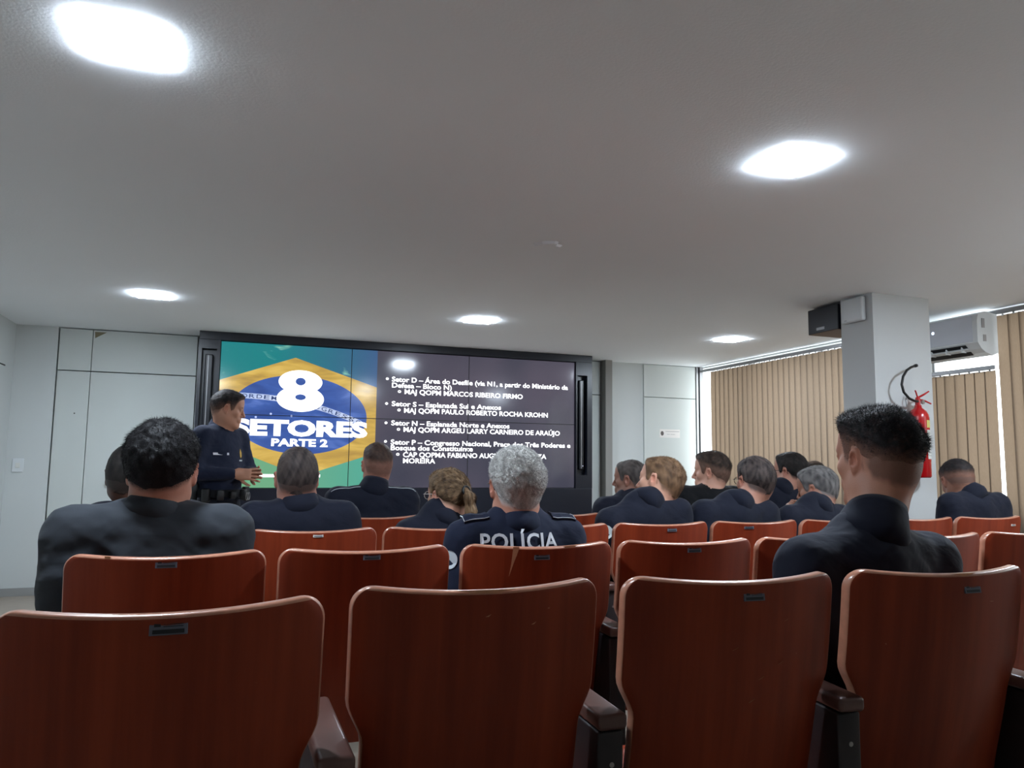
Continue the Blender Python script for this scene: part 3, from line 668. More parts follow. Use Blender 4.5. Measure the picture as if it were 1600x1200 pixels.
def grid(segs):
    out = [segs[0][0]]
    for a, b, h in segs:
        n = max(1, int(round((b - a) / h))); out += list(np.linspace(a, b, n + 1)[1:])
    return np.array(out)
def rotm(yaw=0, pitch=0, roll=0):
    return np.array(Euler((math.radians(pitch), math.radians(roll), math.radians(yaw)), 'XYZ').to_matrix())

def tone_mat(name, rough, spec=.4, bump=0, bscale=200, sss=0.0):
    k = N(name); a = k.new('ShaderNodeAttribute', attribute_name='tone'); k.l(a.outputs[0], k.b.inputs['Base Color'])
    k.b.inputs['Roughness'].default_value = rough; k.b.inputs['Specular IOR Level'].default_value = spec
    if sss: k.b.inputs['Subsurface Weight'].default_value = sss; k.b.inputs['Subsurface Scale'].default_value = .01
    if bump:
        tc = k.new('ShaderNodeTexCoord'); nz = k.new('ShaderNodeTexNoise', i_Scale=bscale, i_Detail=2.0); k.l(tc.outputs['Object'], nz.inputs[0])
        bp = k.new('ShaderNodeBump', i_Strength=bump, i_Distance=.004); k.l(nz.outputs[0], bp.inputs['Height']); k.l(bp.outputs[0], k.b.inputs['Normal'])
    return k.m
SKIN = tone_mat('skin', .5, .35, .12, 260)
HAIR = tone_mat('hair', .62, .22, .3, 420)
def cloth(name, c, rough=.85, sc=2.4):
    k = N(name); col = lin(c); tc = k.new('ShaderNodeTexCoord')
    nz = k.new('ShaderNodeTexNoise', i_Scale=700.0, i_Detail=1.0); k.l(tc.outputs['Object'], nz.inputs[0])
    mx = k.new('ShaderNodeMix', data_type='RGBA'); mx.inputs[6].default_value = (*[x * .8 for x in col], 1); mx.inputs[7].default_value = (*[x * 1.25 for x in col], 1); k.l(nz.outputs[0], mx.inputs[0]); k.l(mx.outputs[2], k.b.inputs['Base Color'])
    k.b.inputs['Roughness'].default_value = rough; k.b.inputs['Specular IOR Level'].default_value = .25; k.b.inputs['Sheen Weight'].default_value = .04; k.b.inputs['Sheen Roughness'].default_value = .5
    mp = k.new('ShaderNodeMapping'); mp.inputs['Scale'].default_value = (sc * 2.2, sc * 2.2, sc * 3); mp.inputs['Rotation'].default_value = (.3, .5, .4); k.l(tc.outputs['Object'], mp.inputs[0])
    n2 = k.new('ShaderNodeTexNoise', i_Scale=1.0, i_Detail=3.0, i_Distortion=1.2); k.l(mp.outputs[0], n2.inputs[0])
    bp = k.new('ShaderNodeBump', i_Strength=.4, i_Distance=.02); k.l(n2.outputs[0], bp.inputs['Height']); k.l(bp.outputs[0], k.b.inputs['Normal'])
    return k.m
NAVY = cloth('navy_uniform_cloth', (15, 19, 34)); BLACKC = cloth('black_cloth', (12, 13, 17)); NAVY2 = cloth('brighter_navy_cloth', (18, 25, 46)); GREYS = cloth('grey_suit_cloth', (44, 48, 54), sc=1.5); NAVYT = cloth('navy_trouser_cloth', (15, 18, 28)); SHOE = mat('black_leather', (12, 12, 13), .35)
SUITT = cloth('grey_trouser_cloth', (46, 50, 54)); SILVER = mat('silver_thread', (190, 194, 200), .5); GOLD = mat('gold_thread', (205, 165, 60), .5); LENS = mat('dark_frame_plastic', (12, 12, 14), .3); LETTER = mat('white_reflective_print', (208, 210, 216), .6)

def head_prims(o):
    """list of (fb, k, mode) in head space: face to +y, z up, origin between the ears"""
    J = o.get('jaw', 1.0); nz = o.get('nose', 1.0)
    P = [(f_ell((0, -.014, .036), (.0755, .098, .088)), .02, 'u'), (f_ell((0, -.045, .0), (.066, .062, .062)), .04, 'u'),
         (f_ell((0, .028, -.038), (.058 * J, .058, .076)), .035, 'u'), (f_cap((-.050 * J, -.004, -.060), (-.014, .068, -.104), .019, .017), .03, 'u'), (f_cap((.050 * J, -.004, -.060), (.014, .068, -.104), .019, .017), .03, 'u'),
         (f_ell((0, .072, -.100), (.021, .018, .019)), .02, 'u'), (f_ell((-.043, .056, -.018), (.020, .020, .022)), .02, 'u'), (f_ell((.043, .056, -.018), (.020, .020, .022)), .02, 'u'),
         (f_cap((-.036, .078, .026), (.036, .078, .026), .011, .011), .02, 'u'), (f_ell((0, .055, .062), (.052, .034, .042)), .03, 'u'),
         (f_ell((-.031, .098, .006), (.016, .014, .011)), .012, 's'), (f_ell((.031, .098, .006), (.016, .014, .011)), .012, 's'),
         (f_ell((-.031, .077, .005), (.0125, .0125, .0125)), .003, 'u'), (f_ell((.031, .077, .005), (.0125, .0125, .0125)), .003, 'u'),
         (f_cap((-.043, .083, .011), (-.020, .089, .012), .0035, .0035), .006, 'u'), (f_cap((.043, .083, .011), (.020, .089, .012), .0035, .0035), .006, 'u'),
         (f_cap((0, .086, .018), (0, .086 + .022 * nz, -.028), .007, .011), .013, 'u'), (f_ell((-.012, .094, -.033), (.008, .009, .007)), .008, 'u'), (f_ell((.012, .094, -.033), (.008, .009, .007)), .008, 'u'),
         (f_ell((0, .082, -.062), (.030, .014, .022)), .016, 'u'), (f_cap((-.018, .091, -.056), (.018, .091, -.056), .004, .004), .006, 'u'), (f_cap((-.016, .090, -.068), (.016, .090, -.068), .005, .005), .006, 'u')]
    for s in (-1, 1):
        R = rotm(s * -28, 0, s * 8)
        c = np.array((s * .080, -.010, .000))
        P += [(f_ell(c, (.0085, .0185, .031), R), .006, 'u'), (f_ell(c + np.array((s * .008, .004, .002)), (.0075, .0105, .017), R), .004, 's'), (f_ell(c + np.array((s * -.001, .006, -.026)), (.007, .009, .011)), .006, 'u'), (f_ell(c + np.array((s * -.002, .013, -.004)), (.006, .005, .008)), .004, 'u')]
    return P
def xf(fb, R, t):
    """move a primitive from head space to body space"""
    f, lo, hi = fb; C = (lo + hi) / 2; h = np.linalg.norm(hi - lo) / 2; c = R @ C + t
    h = min(h, max(hi - lo) * .87)
    return (lambda P: f((P - t) @ R)), c - h, c + h
def hairline(y, st):
    """height of the lower border of the hair for a given depth"""
    nape = st.get('nape', -.062)
    return np.interp(y, [-.13, -.055, -.032, -.010, .008, .016, .024, .040, .050, .064, .078, .1], [nape, nape, -.03, .030, .034, .006, -.012, .0, .040, .070, st.get('front', .083), st.get('front', .083) + .006])
def skull(P):
    d = f_ell((0, -.014, .036), (.0755, .098, .088))[0](P); d = smin(d, f_ell((0, -.045, .0), (.066, .062, .062))[0](P), .04)
    d = smin(d, f_ell((0, .055, .062), (.052, .034, .042))[0](P), .03); d = smin(d, f_ell((0, .028, -.038), (.058, .058, .076))[0](P), .035)
    return smin(d, f_cap((0, -.035, -.05), (0, -.05, -.13), .058, .055)[0](P), .03)
def noise3(P, f, seed=0):
    r = np.random.default_rng(seed); out = 0
    for i in range(8):
        k = r.normal(size=3); k = k / np.linalg.norm(k) * f * (.7 + .22 * i); out = out + np.sin(P @ k + r.uniform(0, 6) + 1.3 * np.sin(P @ k[::-1] * .6 + i))
    return out / 4.5
def make_hair(name, o, R, t, parent, sc):
    st = o['hair']; h = .0035 if o.get('near') else .0048; seed = o.get('seed', 1)
    A = [np.arange(-.115, .116, h), np.arange(-.150, .125, h), np.arange(-.125, .165, h)]
    P = np.stack(np.meshgrid(*A, indexing='ij'), -1); top, side = st['top'], st['side']
    d0 = skull(P); zl = hairline(P[..., 1], st) + 4.5 * P[..., 0] ** 2 * (P[..., 1] < -.03) + .002 * noise3(P, 140, seed + 1)
    u = np.clip((P[..., 2] - st.get('z0', .045) - st.get('zs', .3) * P[..., 1]) / st.get('zr', .045), 0, 1); u = u * u * (3 - 2 * u)
    fr = np.clip((P[..., 1] - .02) / .06, 0, 1)
    th = side + (top * (1 + st.get('quiff', 0) * fr) - side) * u
    th = th * (.3 + .7 * np.clip((P[..., 2] + .068) / .07, 0, 1))
    edge = np.clip((P[..., 2] - zl + .012 * noise3(P, 60, seed) * .3) / .016, -.6, 1)
    th = th * edge + st.get('rough', .0012) * noise3(P, st.get('nf', 170), seed) * np.clip(edge, 0, 1) * (0.4 + u) - .0035 * (edge <= 0)
    d = d0 - th; d = np.maximum(d, -(d0 + .012)); d = np.maximum(d, (zl - .004 - P[..., 2]) * .7)
    if st.get('bald'):
        q = np.sqrt((P[..., 0] / .05) ** 2 + ((P[..., 1] + .055) / .045) ** 2 + ((P[..., 2] - .115) / .05) ** 2); th2 = np.clip((1 - q) * .01, -1, .006); d = np.where(q < 1, d + th2 * .7, d)
    F = Field(*A); F.d = d.astype(np.float32)
    if st.get('pony'):
        F.op(f_ell((0, -.118, .028), (.022, .020, .020)), .012)
        pts = st['pony']; rr = [.017, .024, .026, .022, .009]
    V, Q = F.mesh()
    if st.get('pony'):
        A2 = [np.arange(-.16, .16, .005), np.arange(-.24, -.06, .005), np.arange(-.26, .08, .005)]; F2 = Field(*A2)
        for a, b, ra, rb in zip(pts[:-1], pts[1:], rr[:-1], rr[1:]): F2.op(f_cap(a, b, ra, rb), .015)
        V2, Q2 = F2.mesh()
        hv = V2.copy(); V2 = V2 + .0025 * noise3(V2 * np.array((4, 1, .5)), 120, 3)[:, None] * np.array((1, .6, 0))
        Q = np.concatenate([Q, Q2 + len(V)]); V = np.concatenate([V, V2])
    zl = hairline(V[:, 1], st); u = np.clip((V[:, 2] - st.get('z0', .045) - st.get('zs', .3) * V[:, 1] + .012) / st.get('zr', .045), 0, 1); u = u * u * (3 - 2 * u)
    fade = st.get('fade', 0); dens = 1 - fade * (1 - u); lowe = np.clip((V[:, 2] - zl) / .03, 0, 1)
    dens = dens * (.82 + .18 * lowe) if fade or st['side'] < .003 else dens
    dens = np.clip(dens + (.06 if fade else 0) * noise3(V, 220, seed + 3), .0, 1)[:, None]
    hc = np.array(lin(st['col'])); c2 = np.array(lin(st.get('col2', st['col']))); mixn = np.clip(.5 + .6 * noise3(V * np.array((1.6, .6, .6)), 130, seed + 5), 0, 1)[:, None]
    cols = (hc * (1 - mixn) + c2 * mixn) * dens + np.array(lin(o['skin'])) * (1 - dens)
    ho = fast_mesh('hair', V @ (R.T) * sc + t, Q, HAIR, parent, True, cols)
    # strands
    ns = st.get('n', 1500); Ls = st.get('len', .006)
    if ns:
        fi = RNG.integers(0, len(Q), ns * 2); q = Q[fi]; w = RNG.dirichlet((1, 1, 1, 1), len(fi)); p = (V[q] * w[..., None]).sum(1)
        nrm = np.cross(V[q[:, 2]] - V[q[:, 0]], V[q[:, 3]] - V[q[:, 1]]); nrm /= np.linalg.norm(nrm, axis=1)[:, None] + 1e-9
        out = (nrm * (p - np.array((0, -.01, .02)))).sum(1); keep = (out > 0) & (p[:, 2] > hairline(p[:, 1], st) + .006) & (skull(p) > -.004)
        uu = np.clip((p[:, 2] - st.get('z0', .045) - st.get('zs', .3) * p[:, 1]) / st.get('zr', .045), 0, 1); keep &= RNG.random(len(p)) < (.25 + .75 * uu if fade else 1.1)
        p, nrm, uu = p[keep][:ns], nrm[keep][:ns], uu[keep][:ns]; n = len(p)
        down = np.array(st.get('comb', (0, -.5, -.6))); dirv = nrm * st.get('up', .5) + down + RNG.normal(size=(n, 3)) * .35
        if st.get('pull'): 
            dirv = np.where((p[:, 1] < -.118)[:, None], np.array((0, -.1, -1.)), (np.array((0, -.118, .03)) - p) * 12) + RNG.normal(size=(n, 3)) * .07
        dirv -= nrm * np.minimum(0, (dirv * nrm).sum(1) - (.02 if st.get('pull') else .12))[:, None]; dirv /= np.linalg.norm(dirv, axis=1)[:, None]
        Ln = Ls * RNG.uniform(.5, 1.2, n) * (.35 + .65 * uu if not st.get('pull') else 1); tip = p + dirv * Ln[:, None]
        s1 = np.cross(dirv, RNG.normal(size=(n, 3))); s1 /= np.linalg.norm(s1, axis=1)[:, None]; s2 = np.cross(dirv, s1); wd = st.get('w', .0006); b = p - nrm * .001
        VV = np.stack([b + s1 * wd, b - s1 * wd * .5 + s2 * wd * .87, b - s1 * wd * .5 - s2 * wd * .87, tip], 1).reshape(-1, 3)
        base = np.arange(n)[:, None] * 4; T = np.concatenate([base + np.array([[0, 1, 3]]), base + np.array([[1, 2, 3]]), base + np.array([[2, 0, 3]])]).reshape(-1, 3)
        g = RNG.random(n)[:, None]; cc = hc * (1 - g) + c2 * g; cc = cc * RNG.uniform(.7, 1.4, (n, 1)); cc = np.repeat(cc, 4, 0)
        fast_mesh('strands', VV @ (R.T) * sc + t, T, HAIR, ho, False, np.clip(cc, 0, 1))
    if st.get('pony'):
        q = np.array((0, -.128, .030)); b = MB(); pts = [Vector(R @ (q + .021 * np.array((math.cos(a), .25 * math.sin(a) - .2, math.sin(a)))) * sc + t) for a in np.linspace(0, 2 * PI, 17)]; b.tube(pts, .0055, 8, cap=False); b.build('hair_tie', M['black2'], ho, True)
    return ho
def hand_prims(wr, d, n, side, curl=35, spread=.9, thumb=1.0):
    """palm from wrist wr along d, back of the hand towards n, side=+1 puts the thumb to the d x n side"""
    d = np.array(d, float); d /= np.linalg.norm(d); n = np.array(n, float); n -= d * (n @ d); n /= np.linalg.norm(n); s = np.cross(d, n) * side; wr = np.array(wr, float)
    R = np.stack([s, d, n], 1); P = [(f_box(wr + d * .048, (.040, .048, .0135), .012, R), .012, 'u'), (f_cap(wr - d * .03, wr + d * .02, .026, .027), .02, 'u'), (f_ell(wr + d * .035 + s * .024 - n * .008, (.018, .032, .014), R), .012, 'u')]
    for i, (o_, L1) in enumerate(((.030, .074), (.010, .083), (-.011, .077), (-.030, .060))):
        p = wr + d * (.090 - .004 * abs(i - 1)) + s * o_; a = 0.0; q = d * math.cos(0) + s * (o_ * 3 * spread); q /= np.linalg.norm(q); r = .0088
        cv = curl * (1 + .12 * i)
        for fr, rr in ((.45, .0082), (.30, .0076), (.25, .0066)):
            a += math.radians(cv) * (.55 if fr == .45 else .8); v = q * math.cos(a) - n * math.sin(a); p2 = p + v * L1 * fr * 1.02; P.append((f_cap(p, p2, r, rr), .004, 'u')); p, r = p2, rr
    p = wr + d * .028 + s * .030 - n * .006; v = d * .62 + s * .7 * thumb - n * .35
    for L1, rr, t2 in ((.036, .0105, 0), (.030, .0095, .3), (.024, .0078, .25)):
        v = v / np.linalg.norm(v); v = v + d * t2 - s * t2 * .4; v /= np.linalg.norm(v); p2 = p + v * L1; P.append((f_cap(p, p2, rr + .0012, rr), .006, 'u')); p = p2
    return P

def glasses(R, t, sc, parent, dark=True, up=False, thick=.0016, mtl=None):
    T = lambda p: Vector(R @ np.array(p) * sc + t); b = MB(); oz, oy = (.095, -.01) if up else (0, 0)
    for s in (-1, 1):
        b.tube([T((s * .032 + .024 * math.cos(a), .103 + oy - .004 * abs(math.cos(a)), .002 + oz + .018 * math.sin(a))) for a in np.linspace(0, 2 * PI, 21)], thick, 6, cap=False)
        b.tube([T((s * .056, .100 + oy, .008 + oz)), T((s * .072, .085 + oy, .009 + oz)), T((s * .0825, .02 + oy, .012 + oz)), T((s * .083, -.012 + oy, .010 + oz)), T((s * .080, -.03 + oy, -.008 + oz))], thick * .9, 6)
    b.tube([T((-.008, .104 + oy, .006 + oz)), T((0, .107 + oy, .009 + oz)), T((.008, .104 + oy, .006 + oz))], thick, 6)
    o = b.build('glasses', mtl or LENS, parent, True)
    for s in (-1, 1):
        pts = [T((s * .032 + .0235 * math.cos(a), .102 + oy, .002 + oz + .0175 * math.sin(a))) for a in np.linspace(0, 2 * PI, 20, endpoint=False)]
        mesh('lens', pts, [list(range(20))], M['glass'], o)
    return o

def person(o):
    X, Y = o['xy']; fz = floor_z(Y) if not o.get('stand') else 0; t = empty('person', (X, Y, fz), math.radians(o.get('rz', 0))); tag(t, o['label'], 'person')
    sc = o.get('scale', 1.0); hc = np.array(o['head'], float); yaw, pit, rol = o.get('hr', (0, 0, 0)); R = rotm(yaw, pit, rol) 
    near = o.get('near'); sw = o.get('sw', .185); sy = o.get('sy', -.06); sz = o.get('sz', 1.035); lean = np.array((o.get('lx', 0.0), 0, 0)); skin = np.array(lin(o['skin']))
    stand = o.get('stand'); hipz = .93 if stand else .55
    nb = np.array((0, sy - .005, sz + .035 + o.get('nbz', 0))) + lean            # base of the neck
    SL = np.array((-sw, sy, sz - o.get('dl', .0))) + lean; SR = np.array((sw, sy, sz - o.get('dr', .0))) + lean
    arms = o.get('arms')
    if arms is None:
        hz = .60
        arms = ((SL, np.array((-.215, sy + .07, sz - .27)), np.array((-.11, .27, hz + .045))), (SR, np.array((.215, sy + .07, sz - .27)), np.array((.11, .27, hz + .045))))
    else: arms = tuple((S0, np.array(a[0]), np.array(a[1])) for S0, a in zip((SL, SR), arms))
    # ---- body (skin), one surface
    hr_ = .0034 if near else .0045
    hx = (hc[0] - .115, hc[0] + .115); hy = (hc[1] - .13, hc[1] + .13); hz_ = (hc[2] - .15, hc[2] + .145)
    hands = o.get('hands') or (dict(d=(.45, .85, -.12), n=(0, 0, 1), side=1, curl=22), dict(d=(-.45, .85, -.12), n=(0, 0, 1), side=-1, curl=22))
    wr = [a[2] for a in arms]
    def span(lo, hi, fine, fs, cs):
        segs = []; cur = lo; pts = sorted(fine)
        for a, b in pts:
            a = max(a, cur); 
            if b <= cur: continue
            if a > cur + 1e-4: segs.append((cur, a, cs))
            segs.append((a, min(b, hi), fs)); cur = min(b, hi)
        if cur < hi: segs.append((cur, hi, cs))
        return grid(segs)
    hb = [[(min(w_[i] - .08, (w_ + .15 * np.array(h_['d']) / np.linalg.norm(h_['d']))[i] - .055), max(w_[i] + .08, (w_ + .15 * np.array(h_['d']) / np.linalg.norm(h_['d']))[i] + .055)) for i in range(3)] for w_, h_ in zip(wr, hands)]
    f2 = .0048 if (stand or o.get('showhand')) else .007
    def ax(i, lo, hi, head): 
        fine = [head] + [b[i] for b in hb]; fine.sort(); return fine
    xs = span(-.36, .36, [hx], hr_, .016); 
    def multi(lo, hi, head, others, fs, fo, cs):
        step = lambda v: fs if head[0] <= v <= head[1] else (fo if any(a <= v <= b for a, b in others) else cs)
        out = [lo]; 
        while out[-1] < hi: out.append(out[-1] + min(step(out[-1]), step(out[-1] + fo)))
        return np.array(out)
    xs = multi(-.40, .40, hx, [b[0] for b in hb], hr_, f2, .014); ys = multi(-.28, .62, hy, [b[1] for b in hb], hr_, f2, .014)
    ztop = hc[2] + .15 * sc; zs = multi(hipz - .14, ztop, hz_, [b[2] for b in hb], hr_, f2, .014)
    B = Field(xs, ys, zs)
    hp = [(xf(p, R * 1.0, hc) if sc == 1 else xf(p, R, hc), k, m_) for p, k, m_ in head_prims(o)]
    base_h = hc + R @ np.array((0, -.030, -.045))
    neck = [(f_cap(nb + np.array((0, .005, -.03)), base_h, .060 * o.get('neck', 1), .055 * o.get('neck', 1)), .05, 'u'), (f_cap(nb, hc + R @ np.array((0, .02, -.07)), .050, .036), .03, 'u')]
    pre = hp[:10]; post = hp[10:]
    for p, k, m_ in pre + neck + post: B.op(p, k, m_)
    tors = [(f_ell((lean[0] * .6, sy * .9 + .0, (sz + hipz) / 2 + .06), (.150, .098, .24)), .05, 'u'), (f_cap(SL, SR, .048, .048), .05, 'u'), (f_ell((0, o.get('hy', .0) * .5, hipz + .07), (.140, .105, .16)), .06, 'u')]
    for p, k, m_ in tors: B.op(p, k, m_, .06)
    for (s_, e_, w_), h_ in zip(arms, hands):
        B.op(f_cap(s_, e_, .044, .038), .03); B.op(f_cap(e_, w_, .038, .026), .02)
        for p, k, m_ in hand_prims(w_, h_['d'], h_['n'], h_['side'], h_.get('curl', 30), h_.get('spread', .9), h_.get('thumb', 1.)): B.op(p, k, m_, .02)
    V, Q = B.mesh()
    hl = (V - hc) @ R; cols = np.tile(skin, (len(V), 1)); nv = noise3(hl, 45, 2)[:, None] * .05
    cols = cols * (1 + nv)
    isH = (np.linalg.norm(hl, axis=1) < .17)
    def blob(c, r, col, a):
        q = np.sqrt((((hl - np.array(c)) / np.array(r)) ** 2).sum(1)); w_ = np.clip(1.3 - q, 0, 1)[:, None] * a * isH[:, None]; return w_, np.array(lin(col))
    for c, r, cl, a in [((0, .094, -.062), (.024, .012, .011), tuple(np.array(o['skin']) * (.86, .62, .62)), .8), ((0, .1, -.03), (.02, .02, .02), tuple(np.array(o['skin']) * (1., .85, .82)), .4), ((-.082, -.01, 0), (.014, .024, .036), tuple(np.array(o['skin']) * (1., .80, .76)), .5), ((.082, -.01, 0), (.014, .024, .036), tuple(np.array(o['skin']) * (1., .80, .76)), .5),
                        ((-.033, .092, .0265), (.019, .014, .0045), o['hair']['col'], .9), ((.033, .092, .0265), (.019, .014, .0045), o['hair']['col'], .9), ((-.031, .092, .0045), (.012, .006, .0045), (225, 220, 215), .9), ((.031, .092, .0045), (.012, .006, .0045), (225, 220, 215), .9), ((-.031, .093, .004), (.0048, .007, .0048), (25, 15, 12), 1.), ((.031, .093, .004), (.0048, .007, .0048), (25, 15, 12), 1.)]:
        w_, cc = blob(c, r, cl, a); cols = cols * (1 - w_) + cc * w_
    if o.get('beard', 0): 
        u = np.clip((-.03 - hl[:, 2]) / .02, 0, 1) * np.clip((hl[:, 1] + .02) / .03, 0, 1) * isH * o['beard']; cols = cols * (1 - u[:, None]) + np.array(lin(o['hair']['col'])) * u[:, None]
    st = o['hair']; zl = hairline(hl[:, 1], st) + 4.5 * hl[:, 0] ** 2 * (hl[:, 1] < -.03) + .003 * noise3(hl, 150, 4); inh = (np.clip((hl[:, 2] - zl + .006) / .018, 0, 1) * isH * (skull(hl) > -.02) * (1 - np.clip((np.abs(hl[:, 0]) - .077) / .004, 0, 1)))[:, None] * (.75 if st.get('fade') else .96)
    kf = .8 if st.get('fade') else .95; hcl = (np.array(lin(st['col'])) + np.array(lin(st.get('col2', st['col'])))) * .5 * kf + skin * (1 - kf); cols = cols * (1 - inh) + hcl * inh
    V = np.where(isH[:, None] & (sc != 1), (V - hc) * sc + hc, V)
    fast_mesh('body', V, Q, SKIN, t, True, np.clip(cols, 0, 1))
    make_hair('hair', o, R, hc, t, sc)
    # ---- shirt / jacket
    C = o.get('cloth', NAVY); hs = .0075 if near else .0095; th = o.get('bulk', 1.0)
    G = Field(np.arange(-.42, .42, hs), np.arange(-.26, .48, hs), np.arange(hipz - (.06 if not stand else .04), sz + .16, hs))
    sr = .062 * th
    G.op(f_ell((lean[0] * .6, sy * .85, (sz + hipz) / 2 + .07), (.172 * th, .118 * th, .26)), .06, pad=.06)
    G.op(f_cap(SL + np.array((0, 0, -.012)), SR + np.array((0, 0, -.012)), sr, sr), .05, pad=.06)
    for Sx in (SL, SR):
        G.op(f_cap(nb + np.array((0, -.008, -.022)), Sx + np.array((0, 0, .004)), .046, .042 * th), .04, pad=.05)
        G.op(f_cap(nb + np.array((0, -.012, -.055)), Sx * np.array((.86, 1, 1)) + np.array((0, 0, .010)), .056, .052 * th), .05, pad=.05)
        G.op(f_ell(Sx * .96 + np.array((0, -.02, -.11)), (.085, .08, .12)), .07, pad=.06)
    G.op(f_ell((lean[0] * .2, o.get('hy', 0.) * .5 + .0, hipz + .09), (.162 * th, .128 * th, .19)), .08, pad=.08)
    for s_, e_, w_ in arms:
        G.op(f_cap(s_, e_, .060 * th, .052 * th), .035, pad=.05); ww = e_ + (w_ - e_) * .88; G.op(f_cap(e_, ww, .052 * th, .040 * th), .025, pad=.04)
    wn = .0028 * (1 + .0)
    P = np.stack(np.meshgrid(*G.ax, indexing='ij'), -1); G.d += (wn * noise3(P * np.array((1, 1, 1.5)), 38, o.get('seed', 1)) + .0014 * noise3(P, 85, o.get('seed', 1) + 9)).astype(np.float32)
    # hollow for the neck
    ndir = base_h - nb; ndir = ndir / np.linalg.norm(ndir)
    G.op(f_cap(nb + ndir * .012 + np.array((0, .008, 0)), nb + ndir * .2, .064, .064), .006, 's')
    V, Q = G.mesh(); sh = fast_mesh('jacket' if C is GREYS else 'shirt', V, Q, C, t, True)
    # collar: tapering band round the neck, folded outwards, open at the throat
    if o.get('collar', 1):
        hgt = o.get('collar_h', .046); n = 40;  ckr = .25 + .78 * o.get('neck', 1); gap = o.get('gap', .28); V = []; F = []
        Zx = ndir; Xx = np.array((1, 0, 0)) - Zx * Zx[0]; Xx /= np.linalg.norm(Xx); Yx = np.cross(Zx, Xx)
        prof = [(.064, -.060), (.0665, -.020), (.064, hgt * .5), (.0625, hgt), (.066, hgt + .003), (.0705, hgt * .8), (.080, hgt * .25), (.087, -.012), (.084, -.030), (.070, -.060)]
        for i in range(n + 1):
            a = PI / 2 + gap + (2 * PI - 2 * gap) * i / n; back = .5 - .5 * math.sin(a); fr = 1 - .45 * (1 - back) ** 2
            for r_, h_ in prof: V.append(nb + np.array((0, .004, 0)) + Xx * math.cos(a) * r_ * 1.03 * ckr + Yx * math.sin(a) * r_ * 1.06 * ckr + Zx * (h_ * fr + .010 * (1 - back) + .030 * back))
        m_ = len(prof); F = [(i * m_ + j, i * m_ + (j + 1) % m_, (i + 1) * m_ + (j + 1) % m_, (i + 1) * m_ + j) for i in range(n) for j in range(m_)] + [tuple(range(m_))[::-1], tuple(n * m_ + j for j in range(m_))]
        co = mesh('collar', V, F, C, sh, True)
    # ---- trousers and shoes
    TC = o.get('tcloth', NAVYT)
    if stand:
        D = Field(np.arange(-.28, .28, .011), np.arange(-.2, .2, .011), np.arange(.03, 1.02, .011)); D.op(f_ell((0, .0, .93), (.160, .118, .11)), .04, pad=.05)
        for s in (-1, 1): D.op(f_cap((s * .085, 0, .88), (s * .105, .01, .50), .088, .064), .03, pad=.04); D.op(f_cap((s * .105, .01, .50), (s * .115, -.02, .09), .066, .052), .03, pad=.04)
        sh_y = -.02; shx = .115
    else:
        D = Field(np.arange(-.30, .30, .014), np.arange(-.2, .62, .014), np.arange(.04, .74, .014)); D.op(f_ell((0, .0, .57), (.165, .125, .11)), .05, pad=.05)
        for s in (-1, 1): D.op(f_cap((s * .09, .02, .545), (s * .125, .40, .535), .086, .066), .04, pad=.04); D.op(f_cap((s * .125, .40, .535), (s * .13, .38, .10), .066, .050), .03, pad=.04)
        sh_y = .38; shx = .13
    V, Q = D.mesh(); fast_mesh('trousers', V, Q, TC, t, True)
    for s in (-1, 1):
        E_ = Field(np.arange(-.06, .06, .008), np.arange(-.09, .22, .008), np.arange(-.008, .13, .008)); E_.op(f_cap((0, -.035, .04), (0, .14, .034), .036, .034), .02); E_.op(f_cap((0, -.01, .05), (0, -.02, .10), .042, .040), .03)
        E_.op(f_box((0, .05, -.05), (.2, .3, .05), .001), .002, 's'); V, Q = E_.mesh(); V = V + np.array((s * shx, sh_y, .0)); fast_mesh('shoe', V, Q, SHOE, t, True)
    if o.get('glasses'): glasses(R, hc, sc, t, **o['glasses'])
    return t, sh, R, hc, nb, SL, SR

def cast(sh, org, d):
    """first hit of a ray (in the person's own space) on the shirt"""
    ok, p, n, _ = sh.ray_cast(Vector(org), Vector(d).normalized()); return (p, n) if ok else (Vector(org), Vector((0, -1, 0)))
def decal(sh, name, X, Z, F, mt, org, dirv, up=(0, 0, 1), off=.0035, parent=None):
    """lay a flat 2D outline on the cloth around a point, thread-thin, following its curve"""
    d = Vector(dirv).normalized(); r = d.cross(Vector(up)).normalized(); u = r.cross(d); V = []
    for x, z in zip(X, Z):
        p, n = cast(sh, Vector(org) + r * x + u * z, d); V.append(p - d * off)
    return mesh(name, V, F, mt, parent or sh)
def disc(r, n=24): a = np.linspace(0, 2 * PI, n, endpoint=False); return list(r * np.cos(a)), list(r * np.sin(a)), [list(range(n))]
BLK = (20, 18, 18); DBR = (38, 30, 26)
def H(col, top=.012, side=.004, **k): return dict(dict(col=col, top=top, side=side), **k)
def seated(name, row, X, hx, ztop, label, hair, skin, yaw=0, pit=0, rol=0, sc=1.05, hy=-.045, **k):
    rows = {1: 1.47, 2: 2.33, 3: 3.22, 4: 4.10, 5: 4.98}; Y = rows[row] + .25
    zc = ztop - sc * (.124 + hair['top'] * .9) + k.pop('dz', 0); sz = k.pop('sz', ztop - .305)
    return person(dict(dict(xy=(X, Y), head=(hx - X, hy, zc), hr=(yaw, pit, rol), label=label, hair=hair, skin=skin, scale=sc, sz=sz, sy=-.075, seed=int(X * 100) % 97 + row), **k))
TAN = (172, 126, 104); LIGHT = (196, 150, 128); DARK = (96, 66, 54); MID = (146, 102, 82)
